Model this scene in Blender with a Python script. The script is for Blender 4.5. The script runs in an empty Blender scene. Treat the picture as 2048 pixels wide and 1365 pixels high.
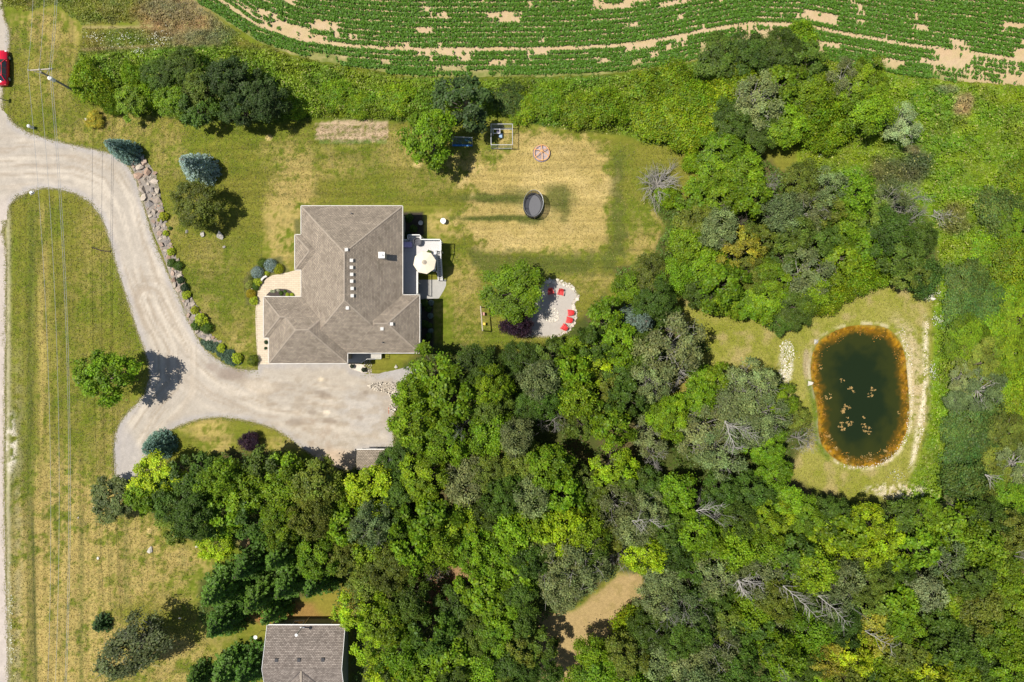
import bpy, math, random
import numpy as np
from mathutils import Vector, Matrix
from mathutils.geometry import delaunay_2d_cdt

random.seed(7)
RNG = np.random.default_rng(11)
SC = bpy.context.scene
COL = SC.collection
HCAM = 92.0
PPM = 15.0            # photograph pixels per metre on the ground

# ---------------------------------------------------------------- camera, sky, sun, exposure
cam_d = bpy.data.cameras.new('camera')
cam_d.sensor_width = 36.0
cam_d.lens = 36.0 * HCAM / (2048 / PPM)
cam_d.clip_start = 1.0
cam_d.clip_end = 3000.0
cam = bpy.data.objects.new('camera', cam_d)
COL.objects.link(cam)
cam.location = (0, 0, HCAM)
cam.rotation_euler = (0, 0, 0)
SC.camera = cam

SUN_EL = 66.0
SUN_DIR = Vector((math.cos(math.radians(SUN_EL)) * math.cos(math.radians(-5)),
                  math.cos(math.radians(SUN_EL)) * math.sin(math.radians(-5)),
                  -math.sin(math.radians(SUN_EL))))
world = bpy.data.worlds.new('World')
SC.world = world
world.use_nodes = True
wn = world.node_tree
bgn = wn.nodes['Background']
sky = wn.nodes.new('ShaderNodeTexSky')
sky.sky_type = 'NISHITA'
sky.sun_disc = False
sky.sun_elevation = math.radians(SUN_EL)
sky.sun_rotation = math.radians(-85)
wn.links.new(sky.outputs[0], bgn.inputs[0])
bgn.inputs[1].default_value = 0.085
sun_d = bpy.data.lights.new('sun', 'SUN')
sun_d.energy = 4.9
sun_d.angle = math.radians(0.53)
sun_d.color = (1.0, 0.95, 0.86)
sun = bpy.data.objects.new('sun', sun_d)
COL.objects.link(sun)
sun.rotation_euler = SUN_DIR.to_track_quat('-Z', 'Y').to_euler()
sun.location = (-30, 0, 60)
SC.view_settings.view_transform = 'Standard'
SC.view_settings.look = 'None'
SC.view_settings.exposure = 0.14
SC.view_settings.gamma = 1.0
SC.view_settings.use_curve_mapping = False
SC.render.engine = 'CYCLES'
SC.cycles.max_bounces = 6
SC.cycles.diffuse_bounces = 3
SC.cycles.transmission_bounces = 4
SC.cycles.transparent_max_bounces = 8
SC.cycles.use_denoising = True

# ---------------------------------------------------------------- helpers
def P(px, py, h=0.0):
    """Real position of the point seen at photograph pixel px,py when it stands h metres up."""
    k = (HCAM - h) / HCAM / PPM
    return ((px - 1024.0) * k, (682.5 - py) * k, h)

def PX(x, y):
    return 1024.0 + x * PPM, 682.5 - y * PPM

def tag(o, label=None, cat=None, group=None, kind=None):
    if label: o['label'] = label
    if cat: o['category'] = cat
    if group: o['group'] = group
    if kind: o['kind'] = kind
    return o

def empty(name, loc=(0, 0, 0), rz=0.0, label=None, cat=None, group=None):
    o = bpy.data.objects.new(name, None)
    o.empty_display_size = 0.3
    COL.objects.link(o)
    o.location = loc
    o.rotation_euler = (0, 0, rz)
    return tag(o, label, cat, group)

def link(name, me, parent=None, loc=None, rot=None, scale=None):
    o = bpy.data.objects.new(name, me)
    COL.objects.link(o)
    if parent is not None: o.parent = parent
    if loc is not None: o.location = loc
    if rot is not None: o.rotation_euler = rot
    if scale is not None: o.scale = scale
    return o

def np_mesh(name, V, F, mat, col=None, smooth=False, colname='Col'):
    """V (n,3), F (m,k) same-size faces, col (n,3) per-vertex colour."""
    V = np.asarray(V, np.float32); F = np.asarray(F, np.int32)
    me = bpy.data.meshes.new(name)
    me.vertices.add(len(V)); me.vertices.foreach_set('co', V.ravel())
    m, k = F.shape
    me.loops.add(m * k); me.loops.foreach_set('vertex_index', F.ravel())
    me.polygons.add(m)
    me.polygons.foreach_set('loop_start', np.arange(0, m * k, k, dtype=np.int32))
    try:
        me.polygons.foreach_set('loop_total', np.full(m, k, dtype=np.int32))
    except Exception:
        pass
    if smooth:
        me.polygons.foreach_set('use_smooth', np.ones(m, dtype=bool))
    me.update(calc_edges=True)
    if col is not None:
        a = me.color_attributes.new(colname, 'FLOAT_COLOR', 'POINT')
        c = np.ones((len(V), 4), np.float32); c[:, :3] = col
        a.data.foreach_set('color', c.ravel())
    if mat is not None: me.materials.append(mat)
    return me

class MB:
    """Collects boxes, tubes and polygons and makes ONE mesh of them."""
    def __init__(s): s.v = []; s.f = []; s.m = []
    def add(s, vs, fs, mi=0):
        b = len(s.v); s.v += [tuple(v) for v in vs]
        for f in fs: s.f.append([b + i for i in f]); s.m.append(mi)
    def box(s, x0, x1, y0, y1, z0, z1, mi=0):
        s.add([(x0,y0,z0),(x1,y0,z0),(x1,y1,z0),(x0,y1,z0),(x0,y0,z1),(x1,y0,z1),(x1,y1,z1),(x0,y1,z1)],
              [(0,3,2,1),(4,5,6,7),(0,1,5,4),(1,2,6,5),(2,3,7,6),(3,0,4,7)], mi)
    def bar(s, a, b, w, t, mi=0, up=(0,0,1)):
        a = Vector(a); b = Vector(b); d = (b - a)
        if d.length < 1e-6: return
        d.normalize(); u = Vector(up)
        if abs(d.dot(u)) > .95: u = Vector((1, 0, 0))
        sd = d.cross(u).normalized(); u = sd.cross(d).normalized()
        sd = sd * (w / 2); u = u * (t / 2)
        s.add([a-sd-u, a+sd-u, a+sd+u, a-sd+u, b-sd-u, b+sd-u, b+sd+u, b-sd+u],
              [(0,1,2,3),(7,6,5,4),(0,4,5,1),(1,5,6,2),(2,6,7,3),(3,7,4,0)], mi)
    def tube(s, a, b, r0, r1=None, n=8, mi=0, cap=True):
        if r1 is None: r1 = r0
        a = Vector(a); b = Vector(b); d = (b - a).normalized()
        u = Vector((0,0,1)) if abs(d.z) < .9 else Vector((1,0,0))
        p = d.cross(u).normalized(); q = d.cross(p).normalized()
        vs = []
        for c, r in ((a, r0), (b, r1)):
            for i in range(n):
                t = 2 * math.pi * i / n
                vs.append(c + (p * math.cos(t) + q * math.sin(t)) * r)
        fs = [(i, (i+1) % n, n + (i+1) % n, n + i) for i in range(n)]
        if cap: fs += [tuple(range(n))[::-1], tuple(range(n, 2*n))]
        s.add(vs, fs, mi)
    def poly(s, pts, z, mi=0):
        s.add([(x, y, z) for x, y in pts], [tuple(range(len(pts)))], mi)
    def prism(s, pts, z0, z1, mi=0):
        n = len(pts)
        a = sum(pts[i][0]*pts[(i+1)%n][1]-pts[(i+1)%n][0]*pts[i][1] for i in range(n))
        if a < 0: pts = pts[::-1]
        s.add([(x,y,z0) for x,y in pts]+[(x,y,z1) for x,y in pts],
              [tuple(range(n))[::-1], tuple(range(n,2*n))]+[(i,(i+1)%n,n+(i+1)%n,n+i) for i in range(n)], mi)
    def ring(s, c, R, r, n=24, k=6, mi=0, ry=None):
        ry = R if ry is None else ry
        vs = []; fs = []
        for i in range(n):
            t = 2*math.pi*i/n
            for j in range(k):
                a = 2*math.pi*j/k
                vs.append((c[0]+math.cos(t)*(R+r*math.cos(a)), c[1]+math.sin(t)*(ry+r*math.cos(a)), c[2]+r*math.sin(a)))
        for i in range(n):
            for j in range(k):
                fs.append((i*k+j, ((i+1)%n)*k+j, ((i+1)%n)*k+(j+1)%k, i*k+(j+1)%k))
        s.add(vs, fs, mi)
    def lathe(s, prof, c=(0,0,0), n=16, mi=0):
        vs = []; fs = []
        for (r, z) in prof:
            for i in range(n):
                t = 2*math.pi*i/n
                vs.append((c[0]+r*math.cos(t), c[1]+r*math.sin(t), c[2]+z))
        for j in range(len(prof)-1):
            for i in range(n):
                fs.append((j*n+i, j*n+(i+1)%n, (j+1)*n+(i+1)%n, (j+1)*n+i))
        fs.append(tuple(range(n))[::-1]); fs.append(tuple(range((len(prof)-1)*n, len(prof)*n)))
        s.add(vs, fs, mi)
    def mesh(s, name, mats, smooth=False):
        me = bpy.data.meshes.new(name)
        me.from_pydata(s.v, [], s.f)
        if not isinstance(mats, (list, tuple)): mats = [mats]
        for m in mats: me.materials.append(m)
        me.polygons.foreach_set('material_index', s.m)
        if smooth: me.polygons.foreach_set('use_smooth', [True]*len(s.f))
        me.update()
        return me
    def build(s, name, mats, parent=None, loc=None, rot=None, smooth=False):
        return link(name, s.mesh(name, mats, smooth), parent, loc, rot)

# value noise -----------------------------------------------------------------
_T = np.random.default_rng(5).random((256, 256)).astype(np.float32)
def vnoise(x, y, seed=0):
    x = np.asarray(x, np.float64) + seed * 37.31; y = np.asarray(y, np.float64) + seed * 91.7
    xi = np.floor(x).astype(np.int64); yi = np.floor(y).astype(np.int64)
    fx = x - xi; fy = y - yi
    fx = fx*fx*(3-2*fx); fy = fy*fy*(3-2*fy)
    a = _T[xi & 255, yi & 255]; b = _T[(xi+1) & 255, yi & 255]
    c = _T[xi & 255, (yi+1) & 255]; d = _T[(xi+1) & 255, (yi+1) & 255]
    return (a*(1-fx)+b*fx)*(1-fy) + (c*(1-fx)+d*fx)*fy
def fbm(x, y, seed=0, oct=4, gain=.55):
    s = 0; amp = 1; tot = 0
    for o in range(oct):
        s = s + amp * vnoise(x*2**o, y*2**o, seed+o*3); tot += amp; amp *= gain
    return s / tot
def sstep(a, b, x):
    t = np.clip((x-a)/(b-a), 0, 1); return t*t*(3-2*t)
def sdist(poly, X, Y):
    """Signed distance in pixels, positive inside."""
    X = np.asarray(X, np.float64); Y = np.asarray(Y, np.float64)
    d = np.full(X.shape, 1e9); ins = np.zeros(X.shape, bool)
    n = len(poly)
    for i in range(n):
        x0, y0 = poly[i]; x1, y1 = poly[(i+1) % n]
        ex, ey = x1-x0, y1-y0
        L = ex*ex+ey*ey+1e-9
        t = np.clip(((X-x0)*ex+(Y-y0)*ey)/L, 0, 1)
        d = np.minimum(d, (X-x0-t*ex)**2+(Y-y0-t*ey)**2)
        if y0 != y1:
            c = ((y0 > Y) != (y1 > Y)) & (X < (x1-x0)*(Y-y0)/(y1-y0)+x0)
            ins ^= c
    d = np.sqrt(d)
    return np.where(ins, d, -d)
def polydist(line, X, Y):
    """Distance to polyline and running length, signed side."""
    d = np.full(X.shape, 1e18); S = np.zeros(X.shape); sg = np.zeros(X.shape); run = 0
    for i in range(len(line)-1):
        x0, y0 = line[i]; x1, y1 = line[i+1]
        ex, ey = x1-x0, y1-y0; L = ex*ex+ey*ey
        t = np.clip(((X-x0)*ex+(Y-y0)*ey)/L, 0, 1)
        dd = (X-x0-t*ex)**2+(Y-y0-t*ey)**2
        m = dd < d
        d = np.where(m, dd, d); S = np.where(m, run+t*math.sqrt(L), S)
        sg = np.where(m, np.sign(ex*(Y-y0)-ey*(X-x0)), sg)
        run += math.sqrt(L)
    return np.sqrt(d)*sg, S
def densify(poly, step=8, jit=0.0, seed=1, closed=True):
    rr = random.Random(seed); out = []
    n = len(poly)
    for i in range(n if closed else n-1):
        a = poly[i]; b = poly[(i+1) % n]
        L = math.hypot(b[0]-a[0], b[1]-a[1]); k = max(1, int(L/step))
        for j in range(k):
            t = j/k
            out.append((a[0]+(b[0]-a[0])*t+rr.uniform(-jit, jit), a[1]+(b[1]-a[1])*t+rr.uniform(-jit, jit)))
    if not closed: out.append(poly[-1])
    return out
def smooth_poly(poly, it=2):
    for _ in range(it):
        out = []
        n = len(poly)
        for i in range(n):
            a = poly[i]; b = poly[(i+1) % n]
            out.append((a[0]*.75+b[0]*.25, a[1]*.75+b[1]*.25)); out.append((a[0]*.25+b[0]*.75, a[1]*.25+b[1]*.75))
        poly = out
    return poly

# materials --------------------------------------------------------------------
def nodes(name):
    m = bpy.data.materials.new(name); m.use_nodes = True
    nt = m.node_tree; b = nt.nodes['Principled BSDF']
    return m, nt, b
def simple(name, col, rough=.7, metal=0.0, var=.12, scale=6.0, bump=0.0, spec=.5):
    m, nt, b = nodes(name)
    b.inputs['Roughness'].default_value = rough; b.inputs['Metallic'].default_value = metal
    b.inputs['Specular IOR Level'].default_value = spec
    tc = nt.nodes.new('ShaderNodeTexCoord')
    n = nt.nodes.new('ShaderNodeTexNoise'); n.inputs['Scale'].default_value = scale; n.inputs['Detail'].default_value = 5
    nt.links.new(tc.outputs['Object'], n.inputs['Vector'])
    r = nt.nodes.new('ShaderNodeMapRange'); r.inputs[1].default_value = .3; r.inputs[2].default_value = .7
    r.inputs[3].default_value = 1-var; r.inputs[4].default_value = 1+var
    nt.links.new(n.outputs[0], r.inputs[0])
    mx = nt.nodes.new('ShaderNodeVectorMath'); mx.operation = 'SCALE'; mx.inputs[0].default_value = col[:3]
    nt.links.new(r.outputs[0], mx.inputs['Scale'])
    nt.links.new(mx.outputs[0], b.inputs['Base Color'])
    if bump:
        bp = nt.nodes.new('ShaderNodeBump'); bp.inputs['Strength'].default_value = bump; bp.inputs['Distance'].default_value = .05
        nt.links.new(n.outputs[0], bp.inputs['Height']); nt.links.new(bp.outputs[0], b.inputs['Normal'])
    return m
def vcol_mat(name, rough=.9, n1=4.0, v1=.25, n2=14.0, v2=.25, bump=.3, bdist=.06, spec=.2, stretch=None):
    """Vertex colour times two scales of noise, with bump."""
    m, nt, b = nodes(name)
    b.inputs['Roughness'].default_value = rough; b.inputs['Specular IOR Level'].default_value = spec
    at = nt.nodes.new('ShaderNodeAttribute'); at.attribute_name = 'Col'
    tc = nt.nodes.new('ShaderNodeTexCoord')
    vec = tc.outputs['Object']
    if stretch:
        mp = nt.nodes.new('ShaderNodeMapping'); mp.inputs['Scale'].default_value = stretch
        nt.links.new(vec, mp.inputs[0]); vec = mp.outputs[0]
    prod = None; hs = []
    for s, v in ((n1, v1), (n2, v2)):
        n = nt.nodes.new('ShaderNodeTexNoise'); n.inputs['Scale'].default_value = s; n.inputs['Detail'].default_value = 6
        n.inputs['Roughness'].default_value = .65
        nt.links.new(vec, n.inputs['Vector'])
        r = nt.nodes.new('ShaderNodeMapRange'); r.inputs[1].default_value = .3; r.inputs[2].default_value = .7
        r.inputs[3].default_value = 1-v; r.inputs[4].default_value = 1+v
        nt.links.new(n.outputs[0], r.inputs[0]); hs.append(n)
        if prod is None: prod = r.outputs[0]
        else:
            mu = nt.nodes.new('ShaderNodeMath'); mu.operation = 'MULTIPLY'
            nt.links.new(prod, mu.inputs[0]); nt.links.new(r.outputs[0], mu.inputs[1]); prod = mu.outputs[0]
    mx = nt.nodes.new('ShaderNodeVectorMath'); mx.operation = 'SCALE'
    nt.links.new(at.outputs['Color'], mx.inputs[0]); nt.links.new(prod, mx.inputs['Scale'])
    nt.links.new(mx.outputs[0], b.inputs['Base Color'])
    if bump:
        bp = nt.nodes.new('ShaderNodeBump'); bp.inputs['Strength'].default_value = bump; bp.inputs['Distance'].default_value = bdist
        nt.links.new(hs[1].outputs[0], bp.inputs['Height']); nt.links.new(bp.outputs[0], b.inputs['Normal'])
    return m
def leaf_mat(name, use_obj_color=True, trans=.35, rough=.55):
    """Leaves: object colour x per-vertex variation, diffuse + translucent."""
    m, nt, b = nodes(name)
    at = nt.nodes.new('ShaderNodeAttribute'); at.attribute_name = 'Col'
    mx = nt.nodes.new('ShaderNodeVectorMath'); mx.operation = 'MULTIPLY'
    nt.links.new(at.outputs['Color'], mx.inputs[0])
    if use_obj_color:
        oi = nt.nodes.new('ShaderNodeObjectInfo'); nt.links.new(oi.outputs['Color'], mx.inputs[1])
    else: mx.inputs[1].default_value = (1, 1, 1)
    nt.links.new(mx.outputs[0], b.inputs['Base Color'])
    b.inputs['Roughness'].default_value = rough; b.inputs['Specular IOR Level'].default_value = .35
    tr = nt.nodes.new('ShaderNodeBsdfTranslucent')
    sc = nt.nodes.new('ShaderNodeVectorMath'); sc.operation = 'MULTIPLY'; sc.inputs[1].default_value = (1.15, 1.15, .6)
    nt.links.new(mx.outputs[0], sc.inputs[0]); nt.links.new(sc.outputs[0], tr.inputs[0])
    ms = nt.nodes.new('ShaderNodeMixShader'); ms.inputs[0].default_value = trans
    nt.links.new(b.outputs[0], ms.inputs[1]); nt.links.new(tr.outputs[0], ms.inputs[2])
    nt.links.new(ms.outputs[0], nt.nodes['Material Output'].inputs[0])
    return m

M = {}
M['leaf'] = leaf_mat('leaf')
M['weed'] = leaf_mat('weed', use_obj_color=False, trans=.25)
M['bark'] = simple('bark', (.16, .13, .10), .9, bump=.5, scale=9)
M['pale_bark'] = simple('pale_bark', (.34, .315, .28), .8, bump=.3, scale=9)
M['white'] = simple('white_paint', (.78, .77, .74), .5, var=.05)
M['cream'] = simple('cream_fabric', (.78, .68, .52), .8, var=.03)
M['grey_metal'] = simple('grey_metal', (.42, .44, .45), .45, .5, var=.08)
M['steel'] = simple('galvanised_steel', (.55, .56, .56), .4, .6, var=.08)
M['dark'] = simple('dark_metal', (.03, .03, .035), .5, .2)
M['red'] = simple('red_plastic', (.60, .03, .03), .45, var=.05)
M['blue'] = simple('blue_plastic', (.02, .16, .42), .5)
M['yellow'] = simple('yellow_plastic', (.75, .50, .03), .5)
M['orange'] = simple('orange_plastic', (.85, .42, .12), .5)
M['pink'] = simple('faded_pink_plastic', (.55, .28, .22), .6)
M['lav'] = simple('lavender_plastic', (.42, .34, .60), .5)
M['wood'] = simple('weathered_wood', (.42, .36, .28), .8, var=.15, scale=12)
M['mat_black'] = simple('trampoline_mat', (.13, .13, .14), .8, var=.04)
M['concrete'] = simple('concrete', (.48, .45, .40), .85, var=.07, scale=2.5)
M['siding'] = simple('stone_siding', (.40, .37, .31), .85, var=.15, scale=3)
M['green_siding'] = simple('sage_siding', (.24, .25, .19), .8, var=.08, scale=3)
M['glass_dark'] = simple('dark_glass', (.02, .03, .04), .05, 0, var=.02, spec=.8)
M['black_rubber'] = simple('rubber', (.02, .02, .02), .8)
# ================================================================ THE GROUND
POND = smooth_poly([(1735,650),(1762,652),(1785,662),(1801,682),(1811,710),(1815,745),(1818,785),(1820,820),(1817,855),(1806,888),(1788,912),(1763,929),(1735,936),(1705,934),(1680,925),(1656,907),(1642,888),(1637,860),(1636,830),(1632,800),(1625,770),(1621,740),(1624,710),(1633,688),(1652,671),(1680,658),(1705,651)], 1)
DRIVE = [(-6,200),(9,225),(33,251),(60,267),(100,279),(150,291),(205,302),(240,314),(262,338),(275,365),(283,395),(293,430),(303,465),(318,505),(335,545),(352,580),(365,610),(375,638),(388,662),(400,684),(412,700),(428,714),(448,728),(470,737),(500,741),(516,741),(518,726),(697,726),(702,738),(733,748),(760,747),(797,739),(835,728),(842,748),(806,764),(803,800),(786,832),(787,899),(716,903),(714,932),(700,941),(680,938),(655,930),(630,915),(600,895),(575,874),(545,857),(510,846),(470,838),(440,835),(400,839),(370,848),(340,862),(310,882),(292,905),(303,930),(285,946),(265,960),(232,962),(228,940),(227,900),(230,868),(240,845),(255,825),(275,806),(290,788),(299,752),(296,725),(288,698),(280,680),(270,650),(258,612),(246,575),(236,545),(228,515),(220,485),(211,455),(199,430),(180,406),(150,388),(120,380),(90,377),(62,383),(35,396),(18,413),(12,450),(-6,480)]
LINE_A = [(-60,330),(60,322),(150,325),(215,352),(250,410),(268,480),(292,560),(325,640),(370,705),(440,765),(530,800),(650,815),(790,830)]
LINE_B = [(300,600),(345,700),(345,770),(300,820),(262,880),(248,960),(245,1050)]
def tram(x):
    return np.interp(x, [300,370,430,512,600,700,800,900,1024,1150,1250,1330,1400,1500,1600,1700,1800,1950,2048,2200],
                     [-70,-35,-5,50,80,94,100,101,100,98,92,80,65,49,52,72,90,110,124,150])
FIELD = [(366,-60),(385,0),(430,28),(480,62),(540,96),(620,120),(720,136),(800,152),(900,156),(1000,154),(1100,154),(1200,150),(1300,138),(1370,128),(1420,112),(1500,92),(1600,98),(1650,122),(1720,136),(1800,150),(1900,162),(2048,172),(2200,184),(2200,-60)]
HEDGE = [(160,105),(260,100),(340,95),(450,90),(530,98),(620,122),(720,138),(800,154),(1000,156),(1200,152),(1370,130),(1430,112),(1640,110),(1760,138),(1760,230),(1700,290),(1600,290),(1560,296),(1500,292),(1440,262),(1395,262),(1400,282),(1340,292),(1290,286),(1220,268),(1150,262),(1080,252),(1010,235),(960,240),(900,240),(820,246),(720,240),(600,242),(560,246),(470,240),(400,250),(330,232),(270,228),(215,212),(150,190),(135,165),(150,130)]
MEADOW = [(1640,120),(1720,136),(1800,150),(1900,162),(2048,172),(2200,184),(2200,1100),(1850,1010),(1800,1000),(1822,950),(1850,880),(1858,800),(1866,690),(1864,610),(1880,560),(1870,480),(1850,420),(1800,385),(1720,372),(1640,350),(1598,330),(1600,292),(1700,290),(1640,200)]
WOOD_S = [(800,735),(870,690),(950,690),(1010,715),(1080,700),(1150,650),(1210,590),(1290,640),(1390,660),(1420,700),(1370,740),(1350,790),(1440,760),(1480,735),(1560,745),(1580,830),(1620,860),(1600,900),(1570,950),(1640,985),(1700,1003),(1800,1000),(1860,1010),(2200,1000),(2200,1500),(1340,1500),(1140,1365),(1200,1280),(1250,1240),(1285,1190),(1280,1150),(1230,1140),(1150,1215),(1090,1240),(1060,1300),(1070,1500),(700,1500),(700,1365),(710,1240),(620,1180),(560,1230),(440,1265),(395,1240),(400,1160),(480,1120),(520,1060),(440,1105),(400,1090),(330,1050),(280,1010),(262,965),(300,930),(400,915),(480,900),(560,905),(640,925),(700,942),(716,930),(785,905),(790,850),(803,780)]
WOOD_N = [(1395,290),(1500,285),(1560,345),(1640,350),(1720,372),(1800,385),(1850,420),(1870,480),(1875,560),(1860,580),(1760,562),(1700,590),(1640,625),(1590,655),(1520,630),(1440,622),(1380,605),(1330,570),(1240,610),(1230,540),(1310,510),(1330,450),(1300,400),(1390,400),(1400,360)]
PONDLAWN = [(1350,585),(1440,628),(1520,640),(1590,662),(1640,628),(1700,585),(1755,540),(1800,565),(1862,600),(1864,700),(1857,800),(1848,880),(1822,950),(1785,1000),(1700,1004),(1640,985),(1575,960),(1480,955),(1470,900),(1570,860),(1575,780),(1545,720),(1450,765),(1360,800),(1370,740),(1410,700),(1360,650)]

def paint(C, m, col):
    m = m[..., None]
    return C*(1-m) + np.array(col)*m
def blob(px, py, cx, cy, rx, ry, n, soft=.35):
    d = np.sqrt(((px-cx)/rx)**2+((py-cy)/ry)**2) + (n-.5)*.9
    return 1-sstep(1-soft, 1+soft, d)

GREEN = (.08,.110,.013); GREEN2 = (.120,.152,.014); OLIVE = (.190,.178,.028); TAN = (.395,.298,.102); TANL = (.49,.375,.155)
DGREEN = (.055,.085,.018); MEAD = (.158,.250,.010); SOILC = (.52,.385,.235)

def ground_color(px, py):
    n1 = fbm(px/60, py/60, 1, 5); n2 = fbm(px/14, py/14, 2, 4); n3 = fbm(px/5, py/5, 3, 3)
    nb = fbm(px/120, py/120, 9, 3)
    hs = fbm(px/90, py/4.5, 14, 3)         # mower stripes, east-west
    vs = fbm(px/4.5, py/110, 15, 3)        # mower stripes, north-south
    C = np.empty(px.shape+(3,)); C[:] = GREEN2
    g = sstep(.30, .66, n1*.55+n2*.25+n3*.2)
    C = paint(C, g*.85, OLIVE)
    dry = np.zeros(px.shape)
    def D(cx, cy, rx, ry, s, soft=.5):
        nonlocal dry
        dry = np.maximum(dry, s*blob(px, py, cx, cy, rx, ry, n1*.6+n2*.4, soft))
    # north and east lawns
    for a in ((590,370,50,95,1.0),(640,335,110,28,.65),(565,440,40,100,1.1),(690,315,140,32,.5),(800,300,60,50,.6),(870,360,90,40,.5),
              (540,300,30,20,.6),(790,280,40,26,.6),(880,450,40,32,.75),(940,340,70,45,.7),(850,470,30,35,.5),
              (420,520,60,60,.45),(400,620,60,60,.55),(480,650,50,50,.5),(480,690,26,30,.8),(350,450,28,35,.6),(340,300,40,70,.6),
              (240,250,90,40,.7),(180,270,90,20,.65),(110,130,70,110,.55),(100,60,90,50,.75),(150,50,50,40,.7),(60,180,50,40,.4),
              (930,560,40,50,.7),(920,640,60,60,.6),(1180,565,70,30,.55),(1290,500,45,70,.7),(1310,470,22,60,.8),(1250,420,50,50,.35),
              (1480,300,60,16,.6),(1420,272,26,14,.9),(1330,620,30,40,.6),
              (1420,650,90,50,.45),(1480,710,60,34,.95),(1450,690,60,40,.75),(1560,700,30,50,.5),(1580,800,35,40,.6),
              (130,700,120,260,.32),(120,1180,110,260,1.25),(230,900,60,120,.5),(210,1000,60,60,1.1),(230,1120,130,100,1.1),
              (300,1060,90,60,.7),(350,1130,80,50,.85),(330,1180,80,50,.6),(115,1000,50,130,.8),(180,1300,110,80,1.1),(330,1320,110,60,.9),
              (420,1280,60,60,.5),(190,470,50,90,.45),(180,580,60,60,.45),(230,720,50,60,.35),(420,860,40,40,.85),(440,885,30,30,.8),(400,855,60,16,.6),
              (570,890,60,20,.6),(1010,270,60,18,.55)):
        D(*a)
    dry = dry*(.15+.95*sstep(.30, .66, n2*.5+n1*.25+n3*.25))+(n3-.5)*.3*(dry > .03)
    C = paint(C, sstep(.10, .95, dry)*.92, TAN)
    C = paint(C, .5*sstep(.55, .72, n2*.5+n3*.5)*(dry > .05), (.10,.12,.025))
    # worn big back-yard patch
    big = [(1035,268),(1090,262),(1150,276),(1190,290),(1216,310),(1222,360),(1216,400),(1222,440),(1214,480),(1196,506),(1120,505),(1040,502),(985,500),(960,480),(930,455),(900,447),(935,425),(955,405),(950,385),(930,360),(980,320),(1010,285)]
    sd = sdist(big, px, py)
    m = sstep(-14, 12, sd + (n2-.5)*62 + (n1-.5)*40 + (n3-.5)*26)
    C = paint(C, m*(.82+.18*n3), TAN)
    C = paint(C, m*sstep(.4, .75, n1)*.75, TANL)
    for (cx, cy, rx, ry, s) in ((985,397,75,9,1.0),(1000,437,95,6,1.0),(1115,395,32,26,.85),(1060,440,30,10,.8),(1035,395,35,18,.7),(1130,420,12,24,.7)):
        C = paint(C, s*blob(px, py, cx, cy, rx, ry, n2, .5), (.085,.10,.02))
    # dark green band south of the worn patch, edge strip east of it
    band = [(940,505),(1200,510),(1222,490),(1225,300),(1245,300),(1250,500),(1230,545),(1100,545),(1080,560),(960,545)]
    C = paint(C, .75*sstep(.15,.5,n2*.6+n3*.4)*sstep(-14, 10, sdist(band, px, py)+(n2-.5)*40), (.080,.100,.020))
    # reseeded bare rectangle
    r = [(634,246),(700,240),(772,243),(776,262),(772,280),(700,286),(632,278)]
    m = sstep(-3, 2, sdist(r, px, py)+(n3-.5)*8)
    C = paint(C, m*sstep(.25, .6, hs*.5+n3*.5), (.42,.31,.20))
    C = paint(C, sstep(-2, 2, 4-np.abs(py-284))*sstep(0, 8, 136-np.abs(px-700)+0*py)*(np.abs(px-706) < 68)*.6*sstep(.3,.6,n2), (.11,.19,.04))
    # dry spots
    for (cx, cy, rx, ry) in ((538,276,6,6),(880,262,20,2),(299,1062,5,5),(835,330,10,7)):
        C = paint(C, .9*blob(px, py, cx, cy, rx, ry, n2), TANL)
    # west verge, striped along the road
    wm = sstep(2, 14, px)*sstep(0, 40, py-395)
    C = paint(C, wm*.6*sstep(.2,.6,n2*.5+n3*.5)*np.exp(-((px-62-3*np.sin(py/200))/8)**2), DGREEN)
    C = paint(C, wm*.60*np.exp(-((px-86)/11)**2)*sstep(.3, .55, n2*.4+vs*.6), TAN)
    C = paint(C, wm*.55*np.exp(-((px-36)/10)**2)*sstep(600, 900, py)*sstep(.3, .6, n2), (.30,.27,.15))
    C = paint(C, wm*.9*np.exp(-((px-14-4*n2)/5)**2), (.40,.36,.22))
    C = paint(C, .95*sstep(.3, .5, n2)*blob(px, py, 22, 890, 12, 60, n2), (.62,.56,.45))
    fur = wm*sstep(980, 1060, py)
    C = paint(C, fur*.8*np.exp(-((px-65-(py-1000)*.02)/3.2)**2), (.045,.065,.015))
    C = paint(C, fur*.5*np.exp(-((px-163)/5)**2), (.09,.11,.025))
    C = paint(C, fur*.4*np.exp(-((px-252)/5)**2)*(py < 1210), (.09,.11,.025))
    C = paint(C, sstep(1290, 1300, py)*0, TAN)
    # stripes over all mown lawn
    st = np.where(px < 330, vs, hs)
    C = C*(1+ (st-.5)*.60)[..., None]
    # rough top-left weeds
    w = sdist([(0,-40),(0,20),(60,22),(110,14),(150,40),(165,60),(160,100),(165,190),(350,230),(560,240),(560,90),(430,60),(380,20),(365,-60)], px, py)
    m = sstep(-6, 6, w+(n2-.5)*14)
    C = paint(C, m*.9, (.145,.185,.016))
    C = paint(C, m*.7*sstep(.45, .65, n2*.5+n1*.5), (.20,.18,.035))
    C = paint(C, .95*blob(px, py, 350, 28, 75, 55, n1*.5+n2*.5), (.26,.20,.09))
    C = paint(C, .75*blob(px, py, 390, 70, 60, 40, n1*.5+n2*.5), (.27,.21,.09))
    C = paint(C, .8*np.exp(-((py-55-(px-165)*.0)/3)**2)*(px > 165)*(px < 330), (.34,.27,.12))
    C = paint(C, .8*np.exp(-((py-100+(px-165)*.05)/3)**2)*(px > 165)*(px < 330), (.34,.27,.12))
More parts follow.
